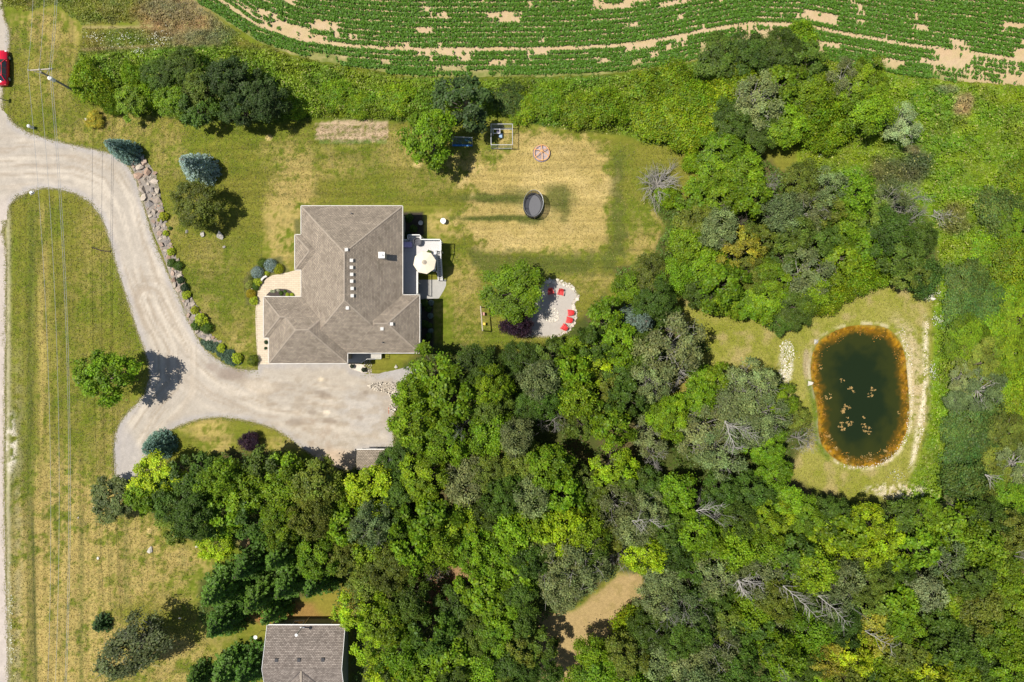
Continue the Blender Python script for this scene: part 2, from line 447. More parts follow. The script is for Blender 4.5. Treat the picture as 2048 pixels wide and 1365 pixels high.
    # hedgerow, meadow, pond lawn
    C = paint(C, sstep(-6, 8, sdist(HEDGE, px, py)+(n2-.5)*14)*.95, (.085,.125,.012))
    m = sstep(-8, 10, sdist(MEADOW, px, py)+(n2-.5)*16)
    C = paint(C, m*.97, MEAD)
    C = paint(C, m*.7*sstep(.45, .68, n1), (.145,.205,.015))
    for a in ((1925,210,22,24,(.36,.26,.12)),(1780,345,50,34,(.075,.085,.03)),(1830,330,30,40,(.075,.09,.035)),(1820,300,18,12,(.16,.13,.05)),(1905,440,34,30,(.13,.12,.03)),(1890,180,26,10,(.16,.18,.07))):
        C = paint(C, .85*blob(px, py, a[0], a[1], a[2], a[3], n2*.6+n1*.4), a[4])
    sp = sdist(PONDLAWN, px, py)
    m = sstep(-6, 8, sp+(n2-.5)*14)
    pl = np.empty_like(C); pl[:] = (.215,.225,.030)
    pl = paint(pl, sstep(.35, .65, n1*.5+n2*.5)*.8, (.29,.27,.06))
    pl = paint(pl, sstep(.55, .75, fbm(px/35, py/35, 21, 4))*.8, (.36,.29,.12))
    C = C*(1-m[..., None])+pl*m[..., None]
    # sandy bank round the pond
    pd = -sdist(POND, px, py)
    bank = (pd > -3)*sstep(46, 22, pd + (n2-.5)*20)*sstep(1770, 1830, px+ (680-np.clip(py, 0, 680))*.2)*sstep(900, 800, py)
    C = paint(C, bank*.8*sstep(.32, .58, n2*.5+n3*.5), (.50,.40,.24))
    C = paint(C, .85*sstep(.35, .55, n3*.5+n2*.5)*np.exp(-((px-1851+np.clip(py-780,0,999)*.18)/5)**2)*sstep(620, 660, py)*sstep(960, 900, py), (.74,.65,.48))
    C = paint(C, .9*sstep(.4, .6, n3*.4+n2*.6)*blob(px, py, 1572, 730, 14, 40, n2), (.62,.56,.44))
    C = paint(C, .9*blob(px, py, 1612, 730, 7, 34, n2), (.36,.29,.17))
    C = paint(C, .9*blob(px, py, 1855, 585, 12, 14, n2), (.70,.66,.55))
    C = paint(C, .8*sstep(.45, .6, n3)*blob(px, py, 1790, 980, 50, 14, n2), (.62,.54,.40))
    C = paint(C, .6*blob(px, py, 1600, 990, 10, 6, n2), (.5,.42,.3))
    rim = np.exp(-((pd-3)/4)**2)
    C = paint(C, rim*.75*sstep(.4, .6, n2), (.55,.47,.30))
    C = paint(C, np.exp(-((pd-6)/6)**2)*.8*(px < 1660)*(py > 760), (.09,.15,.012))
    C = paint(C, .9*blob(px, py, 1525, 955, 40, 18, n2), (.30,.25,.03))
    # woodland floor
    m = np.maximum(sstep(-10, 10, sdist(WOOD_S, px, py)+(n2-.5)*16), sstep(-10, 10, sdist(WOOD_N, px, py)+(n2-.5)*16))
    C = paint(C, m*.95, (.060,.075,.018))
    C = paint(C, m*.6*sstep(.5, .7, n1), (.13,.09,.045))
    # clearings
    clr = [(1238,1150),(1285,1148),(1284,1200),(1250,1245),(1190,1300),(1150,1400),(1060,1400),(1085,1300),(1060,1230),(1150,1222),(1205,1180)]
    m = sstep(-8, 6, sdist(clr, px, py)+(n2-.5)*10)
    C = paint(C, m*.95, (.38,.27,.125))
    C = paint(C, m*.5*sstep(.5, .7, n2), (.26,.20,.07))
    for a in ((590,1225,110,20,(.27,.16,.05)),(670,1205,40,40,(.22,.19,.03)),(880,1140,60,34,(.30,.18,.09)),(960,1150,30,24,(.33,.20,.10)),(860,1190,60,40,(.20,.11,.06)),(510,1085,30,18,(.28,.19,.10)),
              (1370,780,30,26,(.24,.20,.04)),(1400,745,34,14,(.40,.32,.18)),(990,910,26,16,(.24,.20,.07)),(1030,815,16,16,(.30,.24,.13)),(965,900,30,20,(.22,.19,.05)),(530,1230,20,20,(.3,.14,.05))):
        C = paint(C, .95*blob(px, py, a[0], a[1], a[2], a[3], n2*.6+n1*.4), a[4])
    # mulch beds by the house
    for pl_ in ([(806,425),(846,425),(848,470),(806,480)], [(840,598),(866,598),(868,705),(840,706)]):
        C = paint(C, sstep(-3, 2, sdist(pl_, px, py)), (.055,.045,.035))
    for pl_ in ([(488,560),(520,520),(560,515),(580,545),(520,575),(512,612),(492,612)], [(590,440),(600,440),(604,470),(590,470)], [(527,676),(540,676),(540,712),(530,690)]):
        C = paint(C, .9*sstep(-4, 3, sdist(pl_, px, py)+(n2-.5)*8), (.12,.12,.04))
    C = C*(.93+.14*n3)[..., None]
    return np.clip(C, .005, .9)

xs = np.concatenate([np.array([-1500,-700,-350,-180,-110,-85]), np.arange(-76, 76.01, .2), np.array([85,110,180,350,700,1500])])
ys = np.concatenate([np.array([-1500,-700,-350,-180,-100,-65]), np.arange(-53, 53.01, .2), np.array([65,100,180,350,700,1500])])
GX, GY = np.meshgrid(xs, ys, indexing='ij')
gpx, gpy = PX(GX, GY)
gsd = np.full(GX.shape, -1e3)
box = (gpx > 1580) & (gpx < 1860) & (gpy > 610) & (gpy < 980)
gsd[box] = sdist(POND, gpx[box], gpy[box])
GZ = -1.6*sstep(-4, 60, gsd)
GZ = GZ - .10*sstep(-8, 6, gsd)
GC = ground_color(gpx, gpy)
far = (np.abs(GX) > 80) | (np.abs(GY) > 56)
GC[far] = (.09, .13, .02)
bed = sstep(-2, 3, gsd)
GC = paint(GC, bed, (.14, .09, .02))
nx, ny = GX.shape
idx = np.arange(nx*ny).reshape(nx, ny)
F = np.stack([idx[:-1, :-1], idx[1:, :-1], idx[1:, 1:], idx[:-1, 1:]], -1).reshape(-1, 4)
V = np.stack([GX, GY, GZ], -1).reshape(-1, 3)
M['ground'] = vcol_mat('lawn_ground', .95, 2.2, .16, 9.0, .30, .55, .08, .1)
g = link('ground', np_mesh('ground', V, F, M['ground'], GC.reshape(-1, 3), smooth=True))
tag(g, kind='structure')

def sheet(name, poly_px, z, mat, colfn, step=4.0, jit=.8, dens=7, kind='structure', seed=3):
    """Flat sheet with an irregular rim and enough inner points to carry colour."""
    b = densify(poly_px, dens, jit, seed)
    bx = np.array([p[0] for p in b]); by = np.array([p[1] for p in b])
    gx, gy = np.meshgrid(np.arange(bx.min(), bx.max(), step), np.arange(by.min(), by.max(), step*1.0))
    gx = gx.ravel() + .01; gy = gy.ravel() + .013
    k = (sdist(b, gx, gy) > step*.6) & (gy > -75) & (gy < 1440) & (gx > -110) & (gx < 2150)
    pts = [Vector(p) for p in b] + [Vector(p) for p in zip(gx[k].tolist(), gy[k].tolist())]
    n = len(b)
    vs, es, fs, *_ = delaunay_2d_cdt(pts, [(i, (i+1) % n) for i in range(n)], [], 1, 1e-5)
    A = np.array([(v[0], v[1]) for v in vs])
    F = np.array([f[::-1] for f in fs if len(f) == 3], np.int32)
    X = (A[:, 0]-1024)/PPM; Y = (682.5-A[:, 1])/PPM
    V = np.stack([X, Y, np.full(len(X), z)], -1)
    # make sure faces look up
    a, b_, c = V[F[:, 0]], V[F[:, 1]], V[F[:, 2]]
    up = np.cross(b_-a, c-a)[:, 2] < 0
    F[up] = F[up][:, ::-1]
    o = link(name, np_mesh(name, V, F, mat, colfn(A[:, 0], A[:, 1]), smooth=False))
    if kind: tag(o, kind=kind)
    return o

def gravel_color(px, py):
    n1 = fbm(px/70, py/70, 31, 4); n2 = fbm(px/16, py/16, 32, 4); n3 = fbm(px/4, py/4, 33, 2)
    C = np.empty(px.shape+(3,)); C[:] = (.400,.352,.292)
    for L in (LINE_A, LINE_B):
        d, s = polydist(L, px, py)
        near = sstep(75, 20, np.abs(d))
        stx = fbm(d/9, s/120, 41, 4)
        C = paint(C, near*.75*sstep(.42, .70, stx), (.53,.465,.378))
        C = paint(C, near*.7*sstep(.48, .74, fbm(d/5, s/70, 47, 3)), (.33,.27,.205))
    sdv = sdist(DRIVE, px, py)
    C = paint(C, .65*sstep(16, 4, sdv+(n2-.5)*12)*(px > 12), (.36,.335,.32))
    C = paint(C, .7*blob(px, py, 240, 920, 40, 60, n1), (.37,.34,.32))
    C = paint(C, .7*blob(px, py, 800, 745, 50, 18, n1), (.36,.34,.33))
    C = paint(C, .45*blob(px, py, 735, 830, 60, 50, n1), (.37,.345,.325))
    C = paint(C, .7*blob(px, py, 660, 925, 60, 30, n1), (.50,.37,.25))
    C = paint(C, .5*sstep(.5, .7, n2)*blob(px, py, 640, 880, 60, 70, n1), (.27,.20,.14))
    C = paint(C, .45*sstep(.50, .68, fbm(px/22, py/13, 61, 3))*sstep(420, 520, px)*sstep(735, 770, py), (.30,.24,.17))
    C = paint(C, .8*blob(px, py, 462, 748, 30, 12, n2*.8), (.25,.20,.16))
    C = paint(C, .55*blob(px, py, 425, 735, 12, 8, n2), (.27,.21,.17))
    C = paint(C, .55*blob(px, py, 520, 775, 30, 14, n2), (.55,.47,.37))
    C = paint(C, .8*blob(px, py, 653, 825, 6, 4, n2), (.68,.58,.45))
    C = paint(C, .8*blob(px, py, 642, 759, 6, 4, n2), (.62,.52,.38))
    for (cx, cy, rx, ry) in ((640,785,14,3),(652,792,12,6),(660,842,12,5),(625,825,8,6),(731,786,4,4),(590,845,20,8),(720,836,7,5),(468,738,2,2)):
        C = paint(C, .55*blob(px, py, cx, cy, rx, ry, n2), (.22,.17,.125))
    C = paint(C, .6*sstep(40, 18, px)*sstep(380, 420, py)*(px < 20), (.50,.43,.38))
    C = C*(.9+.14*n2+.08*n3)[..., None]
    C = C*(.93+.14*n1)[..., None]
    return C
M['gravel'] = vcol_mat('gravel', .95, 1.2, .10, 11.0, .16, .4, .04, .15)
ROAD = [(-300,-75),(3,-75),(4,0),(8,34),(17,55),(20,75),(18,100),(9,140),(6,170),(5,200),(7,230),(7,470),(12,500),(12,600),(11,700),(10,800),(9,900),(9,1000),(11,1100),(13,1200),(16,1300),(18,1440),(-300,1440)]
sheet('road', ROAD, .012, M['gravel'], gravel_color, 7, .9, 6)
sheet('driveway', DRIVE, .018, M['gravel'], gravel_color, 3.6, .9, 5)

# field soil ------------------------------------------------------------------
def soil_color(px, py):
    n1 = fbm(px/70, py/25, 51, 4); n2 = fbm(px/10, py/5, 52, 4)
    C = np.empty(px.shape+(3,)); C[:] = SOILC
    C = paint(C, sstep(.4, .7, n1)*.5, (.50,.34,.19))
    v = py-tram(px)
    sd = sdist(FIELD, px, py)
    C = paint(C, .85*sstep(30, 2, sd+(n2-.5)*26+(n1-.5)*30)*(1-.8*sstep(1850, 1960, px)), (.12,.17,.02))
    C = paint(C, .35*sstep(.45, .6, n2), (.35,.30,.12))
    return C*(.88+.24*n2)[..., None]
M['soil'] = vcol_mat('field_soil', .95, 2.0, .08, 9.0, .18, .6, .06, .1)
sheet('field_soil', FIELD, .014, M['soil'], soil_color, 4.2, 1.5, 8)

# water ------------------------------------------------------------------------
def water_color(px, py):
    sd = sdist(POND, px, py)
    n1 = fbm(px/22, py/22, 71, 4); n2 = fbm(px/7, py/7, 72, 4); n3 = fbm(px/3, py/3, 73, 2)
    C = np.empty(px.shape+(3,)); C[:] = (.012,.021,.008)
    C = paint(C, sstep(66, 30, sd+(n1-.5)*44)*.9, (.030,.036,.008))
    C = paint(C, sstep(25, 3, sd+(n1-.5)*24+(n2-.5)*14), (.19,.092,.006))
    C = paint(C, .8*sstep(20, 2, sd+(n2-.5)*22)*sstep(.42, .62, n2*.6+n3*.4), (.52,.27,.014))
    C = paint(C, .75*sstep(26, 8, sd+(n2-.5)*20)*sstep(.48, .62, fbm(px/9, py/9, 75, 3)), (.055,.045,.008))
    C = paint(C, .8*sstep(9, 1, sd+(n2-.5)*8)*sstep(.45, .6, n2), (.24,.19,.03))
    return C
m, nt, b = nodes('pond_water')
at = nt.nodes.new('ShaderNodeAttribute'); at.attribute_name = 'Col'
nt.links.new(at.outputs['Color'], b.inputs['Base Color'])
b.inputs['Roughness'].default_value = .08; b.inputs['Specular IOR Level'].default_value = .13
nn = nt.nodes.new('ShaderNodeTexNoise'); nn.inputs['Scale'].default_value = 3.0; nn.inputs['Detail'].default_value = 4
tcn = nt.nodes.new('ShaderNodeTexCoord'); nt.links.new(tcn.outputs['Object'], nn.inputs['Vector'])
bp = nt.nodes.new('ShaderNodeBump'); bp.inputs['Strength'].default_value = .12; bp.inputs['Distance'].default_value = .04
nt.links.new(nn.outputs[0], bp.inputs['Height']); nt.links.new(bp.outputs[0], b.inputs['Normal'])
M['water'] = m
sheet('pond_water', POND, -.085, M['water'], water_color, 2.6, .8, 4)

# paved surfaces ------------------------------------------------------------------
def flat(c, v=.08, sc=12):
    def f(px, py):
        n = fbm(px/sc, py/sc, 81, 4)
        C = np.empty(px.shape+(3,)); C[:] = c
        return C*(1-v+2*v*n)[..., None]
    return f
m, nt, b = nodes('pavers')
b.inputs['Roughness'].default_value = .9
tcn = nt.nodes.new('ShaderNodeTexCoord')
br = nt.nodes.new('ShaderNodeTexBrick'); br.inputs['Scale'].default_value = 1.0
br.inputs['Brick Width'].default_value = .6; br.inputs['Row Height'].default_value = .26; br.inputs['Mortar Size'].default_value = .012
br.inputs['Color1'].default_value = (.62,.52,.385,1); br.inputs['Color2'].default_value = (.55,.455,.335,1); br.inputs['Mortar'].default_value = (.36,.29,.2,1)
br.inputs['Bias'].default_value = 0
nt.links.new(tcn.outputs['Object'], br.inputs['Vector'])
nt.links.new(br.outputs['Color'], b.inputs['Base Color'])
bp = nt.nodes.new('ShaderNodeBump'); bp.inputs['Strength'].default_value = .4; bp.inputs['Distance'].default_value = .02; bp.invert = True
nt.links.new(br.outputs['Fac'], bp.inputs['Height']); nt.links.new(bp.outputs[0], b.inputs['Normal'])
M['pavers'] = m
WALK = [(606,540),(598,539),(577,545),(556,549),(545,551),(534,557),(522,568),(516,582),(513,600),(511,625),(511,645),(512,665),(513,690),(515,710),(516,729),(545,729),(555,700),(552,620),(560,594),(606,594)]
sheet('front_walkway', WALK, .030, M['pavers'], flat((.6,.5,.38)), 12, .15, 10)
M['fine_gravel'] = vcol_mat('fine_gravel', .95, 1.5, .06, 16.0, .14, .4, .03, .15)
PATIO = smooth_poly([(1090,560),(1112,561),(1135,568),(1149,578),(1158,592),(1155,598),(1148,604),(1147,613),(1151,624),(1151,636),(1147,648),(1139,658),(1127,667),(1108,674),(1085,675),(1060,673),(1044,672),(1040,660),(1045,630),(1060,600),(1078,575)], 1)
sheet('fire_pit_patio', PATIO, .016, M['fine_gravel'], flat((.43,.39,.345), .06, 10), 4, .8, 4)
sheet('side_patio', [(838,560),(878,560),(892,560),(892,572),(888,580),(882,590),(878,597),(838,600)], .016, M['fine_gravel'], flat((.40,.385,.355), .05), 5, .3, 5)
sheet('garden_bed', smooth_poly([(531,593),(536,587),(544,581),(552,578.5),(562,578),(572,578.5),(580,581),(588,588),(592,594)], 1), .040, M['fine_gravel'], flat((.075,.06,.055), .2, 4), 3, .2, 4)
sheet('entrance_path', [(697,729),(703,727),(716,727),(726,730),(733,740),(733,747),(725,746),(710,741),(700,737)], .030, M['fine_gravel'], flat((.62,.55,.46), .06, 6), 4, .2, 5)
# ================================================================ VEGETATION
def leaf_quads(C, N, size, rng, aspect=.7):
    n = len(C)
    N = N/(np.linalg.norm(N, axis=1, keepdims=True)+1e-9)
    r = rng.normal(size=(n, 3)); T = np.cross(N, r); T /= (np.linalg.norm(T, axis=1, keepdims=True)+1e-9)
    B = np.cross(N, T)
    s = np.broadcast_to(np.asarray(size), (n,))[:, None]
    V = np.stack([C+T*s, C+B*s*aspect, C-T*s, C-B*s*aspect], 1).reshape(-1, 3)
    F = np.arange(4*n).reshape(n, 4)
    return V, F
def rep4(c): return np.repeat(c, 4, axis=0)
def golden(n, tmax, rng, j=.12):
    out = []
    for i in range(n):
        z = 1-(1-math.cos(tmax))*(i+.5)/n
        a = i*2.399963+rng.normal()*j; s = math.sqrt(max(0, 1-z*z))
        out.append((s*math.cos(a), s*math.sin(a), z))
    return np.array(out)

def make_broadleaf(name, seed, R=4.0, H=10.0, lobes=22, lobe_r=1.15, clumps=12, per=40, leaf=.17, open_=0.0, z0=.36,
                   limb_mat='bark', outer=0.0, spread=.42, hue=.25, tmax=2.0, twig=0):
    rng = np.random.default_rng(seed)
    cz = H*(z0+1)/2*.98; ch = H*(1-z0)/2
    D = golden(lobes, tmax, rng)
    rad = rng.uniform(.62, .92, lobes)
    irr = 1+.18*np.sin(np.arctan2(D[:, 1], D[:, 0])*3+seed)+rng.normal(size=lobes)*.06
    LC = np.stack([D[:, 0]*R*rad*irr, D[:, 1]*R*rad*irr, cz+D[:, 2]*(ch-lobe_r*.5)*rng.uniform(.45, 1, lobes)], 1)
    Cs = []; Ns = []; Ks = []
    for i in range(lobes):
        if rng.random() < open_*.5: continue
        lr = lobe_r*rng.uniform(.75, 1.25); lt = rng.uniform(.70, 1.28)
        out = LC[i]-np.array([0, 0, cz-ch*.4]); out /= np.linalg.norm(out)
        for k in range(clumps):
            d = rng.normal(size=3)+out*.7+np.array([0, 0, .25]); d /= np.linalg.norm(d)
            cc = LC[i]+d*lr*rng.uniform(.55, 1.05)*np.array([1, 1, .8])
            m = int(per*rng.uniform(.6, 1.3)); ct = lt*rng.uniform(.85, 1.15)
            nrm = out*.45+np.array([0, 0, .75])+d*.45
            o = rng.normal(size=(m, 3))*spread*np.array([1, 1, .55])
            c = cc+o+np.outer(-np.sum(o[:, :2]**2, 1), [0, 0, .35])
            Cs.append(c); Ns.append(nrm+rng.normal(size=(m, 3))*.55)
            t = ct*rng.uniform(.6, 1.4, m)
            h = rng.normal(size=m)*.5*hue+rng.normal()*hue*.35
            Ks.append(np.stack([t*(1+h), t*np.ones(m), t*(1-.6*h)], 1))
    C = np.concatenate(Cs); N = np.concatenate(Ns); K = np.clip(np.concatenate(Ks), .3, 2.2)
    V, F = leaf_quads(C, N, rng.uniform(.7, 1.3, len(C))*leaf, rng)
    crown = np_mesh(name+'_crown', V, F, M['leaf'], rep4(K))
    mb = MB()
    top = Vector((rng.normal()*.15, rng.normal()*.15, cz-ch*.25))
    mb.tube((0, 0, -.1), top, .22, .13, 8)
    ext = 1.0+outer
    for i in range(lobes):
        a = Vector((top.x*.6, top.y*.6, H*z0*rng.uniform(.6, 1.0)+.2*ch*max(0, D[i, 2])))
        e = Vector(LC[i]); e = Vector((e.x*ext, e.y*ext, e.z+outer*1.2)); mid = a.lerp(e, .5)+Vector((0, 0, -.25+.5*outer))
        mb.tube(a, mid, .10, .06, 5, cap=False); mb.tube(mid, e, .06, .022, 4, cap=False)
        for q in range(twig):
            t = rng.uniform(.35, 1); p = mid.lerp(e, t)
            d = Vector((rng.normal()*.7, rng.normal()*.7, rng.uniform(.1, .9)))
            mb.tube(p, p+d, .03, .01, 3, cap=False)
    trunk = mb.mesh(name+'_trunk', M[limb_mat])
    return crown, trunk, R, H

def make_conifer(name, seed, R=2.0, H=6.0, whorls=15, per=11, leaf=.11, dens=26, z0=.04, droop=.22, power=1.0, jag=.12):
    rng = np.random.default_rng(seed)
    Cs = []; Ns = []; Ks = []
    mb = MB(); mb.tube((0, 0, -.1), (0, 0, H*.97), R*.07, .02, 7)
    for w in range(whorls):
        f = (w+.3)/whorls
        z = H*(z0+(1-z0)*f); L = R*(1-f)**power*1.0+.10
        nb = max(5, int(per*(1-f*.5)))
        a0 = rng.uniform(0, 6.28)
        for k in range(nb):
            a = a0+2*math.pi*k/nb+rng.normal()*.12; l = L*rng.uniform(1-jag*1.6, 1+jag)
            d = np.array([math.cos(a), math.sin(a), 0]); side = np.array([-d[1], d[0], 0])
            bt = rng.uniform(.78, 1.2)
            mb.tube((0, 0, z), tuple(d*l*.85+np.array([0, 0, z-droop*l*.8])), .03*R/2, .008, 3, cap=False)
            m = max(6, int(dens*l/R*1.6))
            t = rng.uniform(.12, 1, m)**.75
            wdt = (.07+.20*l*(1-t*.75))*rng.uniform(-1, 1, m)
            c = np.outer(t*l, d)+np.outer(wdt, side); c[:, 2] = z-droop*l*t+rng.normal(size=m)*.05-np.abs(wdt)*.25
            Cs.append(c); Ns.append(np.array([0, 0, .8])+d*.5+rng.normal(size=(m, 3))*.45)
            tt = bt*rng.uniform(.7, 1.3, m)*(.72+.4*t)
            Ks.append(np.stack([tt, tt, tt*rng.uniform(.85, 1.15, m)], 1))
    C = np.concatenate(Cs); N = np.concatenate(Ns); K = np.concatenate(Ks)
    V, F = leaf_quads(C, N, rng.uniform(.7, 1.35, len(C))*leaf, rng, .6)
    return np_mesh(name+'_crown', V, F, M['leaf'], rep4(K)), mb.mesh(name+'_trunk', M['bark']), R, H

def make_dead(name, seed, R=2.6, H=7.0, n=11, spreadup=.9, depth=4, mat='pale_bark', base=.25):
    rng = np.random.default_rng(seed); mb = MB()
    def rec(p, d, L, r, k):
        q = p+d*L; mid = p+d*L*.5+Vector(rng.normal(size=3)*L*.05)
        mb.tube(p, mid, r, r*.8, 4 if r > .02 else 3, cap=False); mb.tube(mid, q, r*.8, r*.55, 4 if r > .02 else 3, cap=False)
        if k == 0: return
        for i in range(rng.integers(2, 5)):
            nd = (d+Vector(rng.normal(size=3)*.55)); nd.z += .12; nd.normalize()
            st = p.lerp(q, rng.uniform(.45, 1.0))
            rec(st, nd, L*rng.uniform(.5, .8), max(r*.5, .008), k-1)
    mb.tube((0, 0, -.1), (0, 0, H*base), .15, .11, 7, cap=False)
    for i in range(n):
        a = 2.4*i+rng.normal()*.2; e = rng.uniform(.15, .95)
        d = Vector((math.cos(a)*(1-e*.6), math.sin(a)*(1-e*.6), e*spreadup)); d.normalize()
        rec(Vector((0, 0, H*base*rng.uniform(.5, 1))), d, R*rng.uniform(.42, .62), .05, depth-1)
    rec(Vector((0, 0, H*base)), Vector((.05, 0, 1)), H*.3, .08, depth-1)
    return mb.mesh(name+'_branches', M[mat])

def make_ball(name, seed, R=1.0, H=1.3, n=1500, leaf=.07, lump=.12, up=.3):
    rng = np.random.default_rng(seed)
    d = rng.normal(size=(n, 3)); d /= np.linalg.norm(d, axis=1, keepdims=True)
    d[:, 2] = np.abs(d[:, 2])*1.0-.15
    r = (1+lump*(fbm(d[:, 0]*3+9, d[:, 1]*3+d[:, 2]*3+9, seed, 3)-.5)*4)*rng.uniform(.72, 1.02, n)
    C = np.stack([d[:, 0]*R*r, d[:, 1]*R*r, H*.42+d[:, 2]*H*.58*r], 1)
    C[:, 2] = np.maximum(C[:, 2], .03)
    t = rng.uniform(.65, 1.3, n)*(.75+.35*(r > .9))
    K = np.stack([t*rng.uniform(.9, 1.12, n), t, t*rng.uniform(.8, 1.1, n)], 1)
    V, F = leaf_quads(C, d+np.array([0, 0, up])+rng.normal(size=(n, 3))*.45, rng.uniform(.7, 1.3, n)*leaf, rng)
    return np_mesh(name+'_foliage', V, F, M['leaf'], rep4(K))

PR = {}
PR['A'] = [make_broadleaf('leafy_a%d' % i, 100+i, lobes=l, clumps=12, per=pp, leaf=lf, lobe_r=lr*.92, spread=sp, hue=.16, z0=z, open_=.30)
           for i, (l, lr, z, lf, pp, sp) in enumerate(((24, 1.15, .34, .185, 30, .30), (17, 1.3, .38, .25, 20, .34), (30, 1.0, .32, .135, 48, .24), (22, 1.05, .4, .19, 28, .36), (14, 1.5, .30, .165, 46, .42)))]
PR['D'] = [make_broadleaf('leafy_d%d' % i, 200+i, lobes=l, clumps=12, per=pp, leaf=lf, lobe_r=1.05, spread=.28, hue=.12, z0=z, open_=.25)
           for i, (l, z, lf, pp) in enumerate(((26, .3, .17, 30), (22, .36, .125, 52), (16, .34, .22, 24), (34, .28, .15, 34)))]
PR['P'] = [make_broadleaf('leafy_p%d' % i, 300+i, lobes=l, clumps=9, per=32, leaf=.145, lobe_r=1.0, spread=.34, hue=.10, open_=.5, limb_mat='pale_bark', outer=.14, twig=5, z0=.35)
           for i, l in enumerate((30, 26, 22))]
PR['Y'] = [make_broadleaf('leafy_y%d' % i, 400+i, lobes=l, clumps=11, per=30, leaf=.165, lobe_r=1.0, spread=.27, hue=.14, z0=.36, open_=.25) for i, l in enumerate((26, 20))]
PR['B'] = [make_broadleaf('bush_b%d' % i, 500+i, R=3.0, H=3.2, lobes=l, clumps=13, per=26, leaf=.13, lobe_r=.85, spread=.32, hue=.25, z0=.05, tmax=1.75) for i, l in enumerate((22, 26))]
PR['C'] = [make_conifer('conifer_c%d' % i, 600+i, R=3.0, H=10.0, whorls=17, per=12, leaf=.17, dens=34, power=.8, jag=.18) for i in range(2)]
PR['S'] = [make_conifer('spruce_s%d' % i, 700+i, R=2.0, H=5.2, whorls=20, per=17, leaf=.085, dens=34, power=.62, jag=.07, droop=.12) for i in range(2)]
PR['X'] = [make_dead('dead_x%d' % i, 800+i, R=2.6, H=8.0, depth=dp, n=nn_, spreadup=su) for i, (dp, nn_, su) in enumerate(((5, 8, .9), (4, 13, .6), (5, 6, 1.3), (5, 7, .5)))]
PR['XR'] = [make_dead('dead_r', 850, R=3.4, H=4.2, n=46, spreadup=.8, depth=3, base=.05)]
PR['XB'] = [make_dead('dead_b', 860, R=2.2, H=4.0, n=26, spreadup=1.2, depth=4, mat='bark', base=.1)]
BALL = [make_ball('shrub_round', 900, n=2000, leaf=.055, lump=.04), make_ball('shrub_loose', 901, n=900, leaf=.12, lump=.28, up=.7),
        make_ball('shrub_mid', 902, n=1500, leaf=.075, lump=.16)]

TINT = {'A': (.160,.265,.008), 'D': (.082,.145,.014), 'P': (.190,.240,.080), 'Y': (.30,.41,.010), 'O': (.150,.200,.022), 'G': (.29,.28,.025),
        'C': (.095,.195,.020), 'S': (.21,.33,.29), 'B': (.185,.285,.008), 'V': (.060,.030,.050), 'K': (.095,.160,.026), 'L': (.30,.35,.15), 'R': (.10,.05,.03)}
DESC = {'A': 'bright green leafy tree', 'D': 'dark green leafy tree', 'P': 'grey-green tree with pale branches', 'Y': 'yellow-green leafy tree', 'O': 'olive green leafy tree',
        'G': 'yellowing leafy tree', 'C': 'green conifer', 'S': 'blue-green spruce', 'X': 'bare dead tree', 'B': 'low bright green bush', 'K': 'low dark green bush', 'V': 'dark purple shrub', 'L': 'pale silvery green tree'}
PROTO = {'O': 'D', 'G': 'Y', 'K': 'B', 'V': 'B', 'L': 'P'}
CATS = {'X': 'dead tree', 'B': 'bush', 'K': 'bush', 'C': 'conifer', 'S': 'spruce', 'V': 'shrub'}
NAMES = {'X': 'dead_tree', 'B': 'bush', 'K': 'bush', 'C': 'conifer_tree', 'S': 'blue_spruce', 'V': 'bush'}
LM = {'pond': (1725, 795), 'fire pit patio': (1100, 620), 'big house': (700, 570), 'gravel parking area': (620, 830), 'bottom house': (610, 1310), 'bare radial bush': (1320, 365),
      'tan clearing': (1220, 1215), 'roadside pole': (90, 145), 'climbing frame cage': (1003, 273), 'small shed': (745, 915), 'pale pond lawn': (1480, 700),
      'photo bottom-right corner': (2048, 1365), 'top-right crop corner': (2048, 60), 'turning circle end': (250, 940), 'tan weed spot': (1925, 215)}
used_labels = set()
_pending = []
def tree(px, py, r, kind, h=None, label=None, elong=1.0, rot=None, proto=None, tint=None, pi=None):
    pk = PROTO.get(kind, kind)
    if h is not None and h > 7 and label is None and kind in 'ADPOY': h *= random.uniform(.78, 1.22)
    if h is None:
        h = {'B': 2.8, 'K': 2.6, 'V': 3, 'C': 9.5, 'S': 5, 'X': 11.5}.get(kind, 9.5)*random.uniform(.85, 1.12)*min(1.25, max(.72, r/46))
    if label == 'flat': label = None
    fr = {'C': .45, 'S': .4, 'X': .6, 'B': .5, 'K': .5, 'V': .5}.get(kind, .62)
    x, y, _ = P(px, py, h*fr)
    rm = r/PPM*(HCAM-h*fr)/HCAM
    p = random.choice(PR[proto or pk])
    if pi is not None: p = PR[proto or pk][pi]
    rz = random.uniform(0, 6.28) if rot is None else rot
    e = empty(NAMES.get(kind, 'leafy_tree'), (x, y, 0), rz)
    if isinstance(p, tuple):
        crown, trunk, R0, H0 = p
        sx = rm/R0*.98; sc = (sx*elong, sx/elong, h/H0)
        c = link('crown', crown, e, scale=sc)
        t = tint or TINT[kind]
        j = random.uniform(.82, 1.2); hj = random.uniform(-.10, .14)
        if kind in 'SV' or tint: j = 1; hj = 0
        c.color = (t[0]*j*(1+hj), t[1]*j, t[2]*j, 1)
        link('trunk' if pk not in 'B' else 'stem', trunk, e, scale=sc)
    else:
        R0, H0 = {'XR': (3.4, 3.6), 'XB': (2.2, 3.6)}.get(proto, (2.6, 7.0))
        if proto is None: h = max(h, 6) + 2.2
        sx = rm/R0
        link('branches', p, e, scale=(sx, sx, h/H0))
    _pending.append([e, px, py, r, kind, label])
    return e

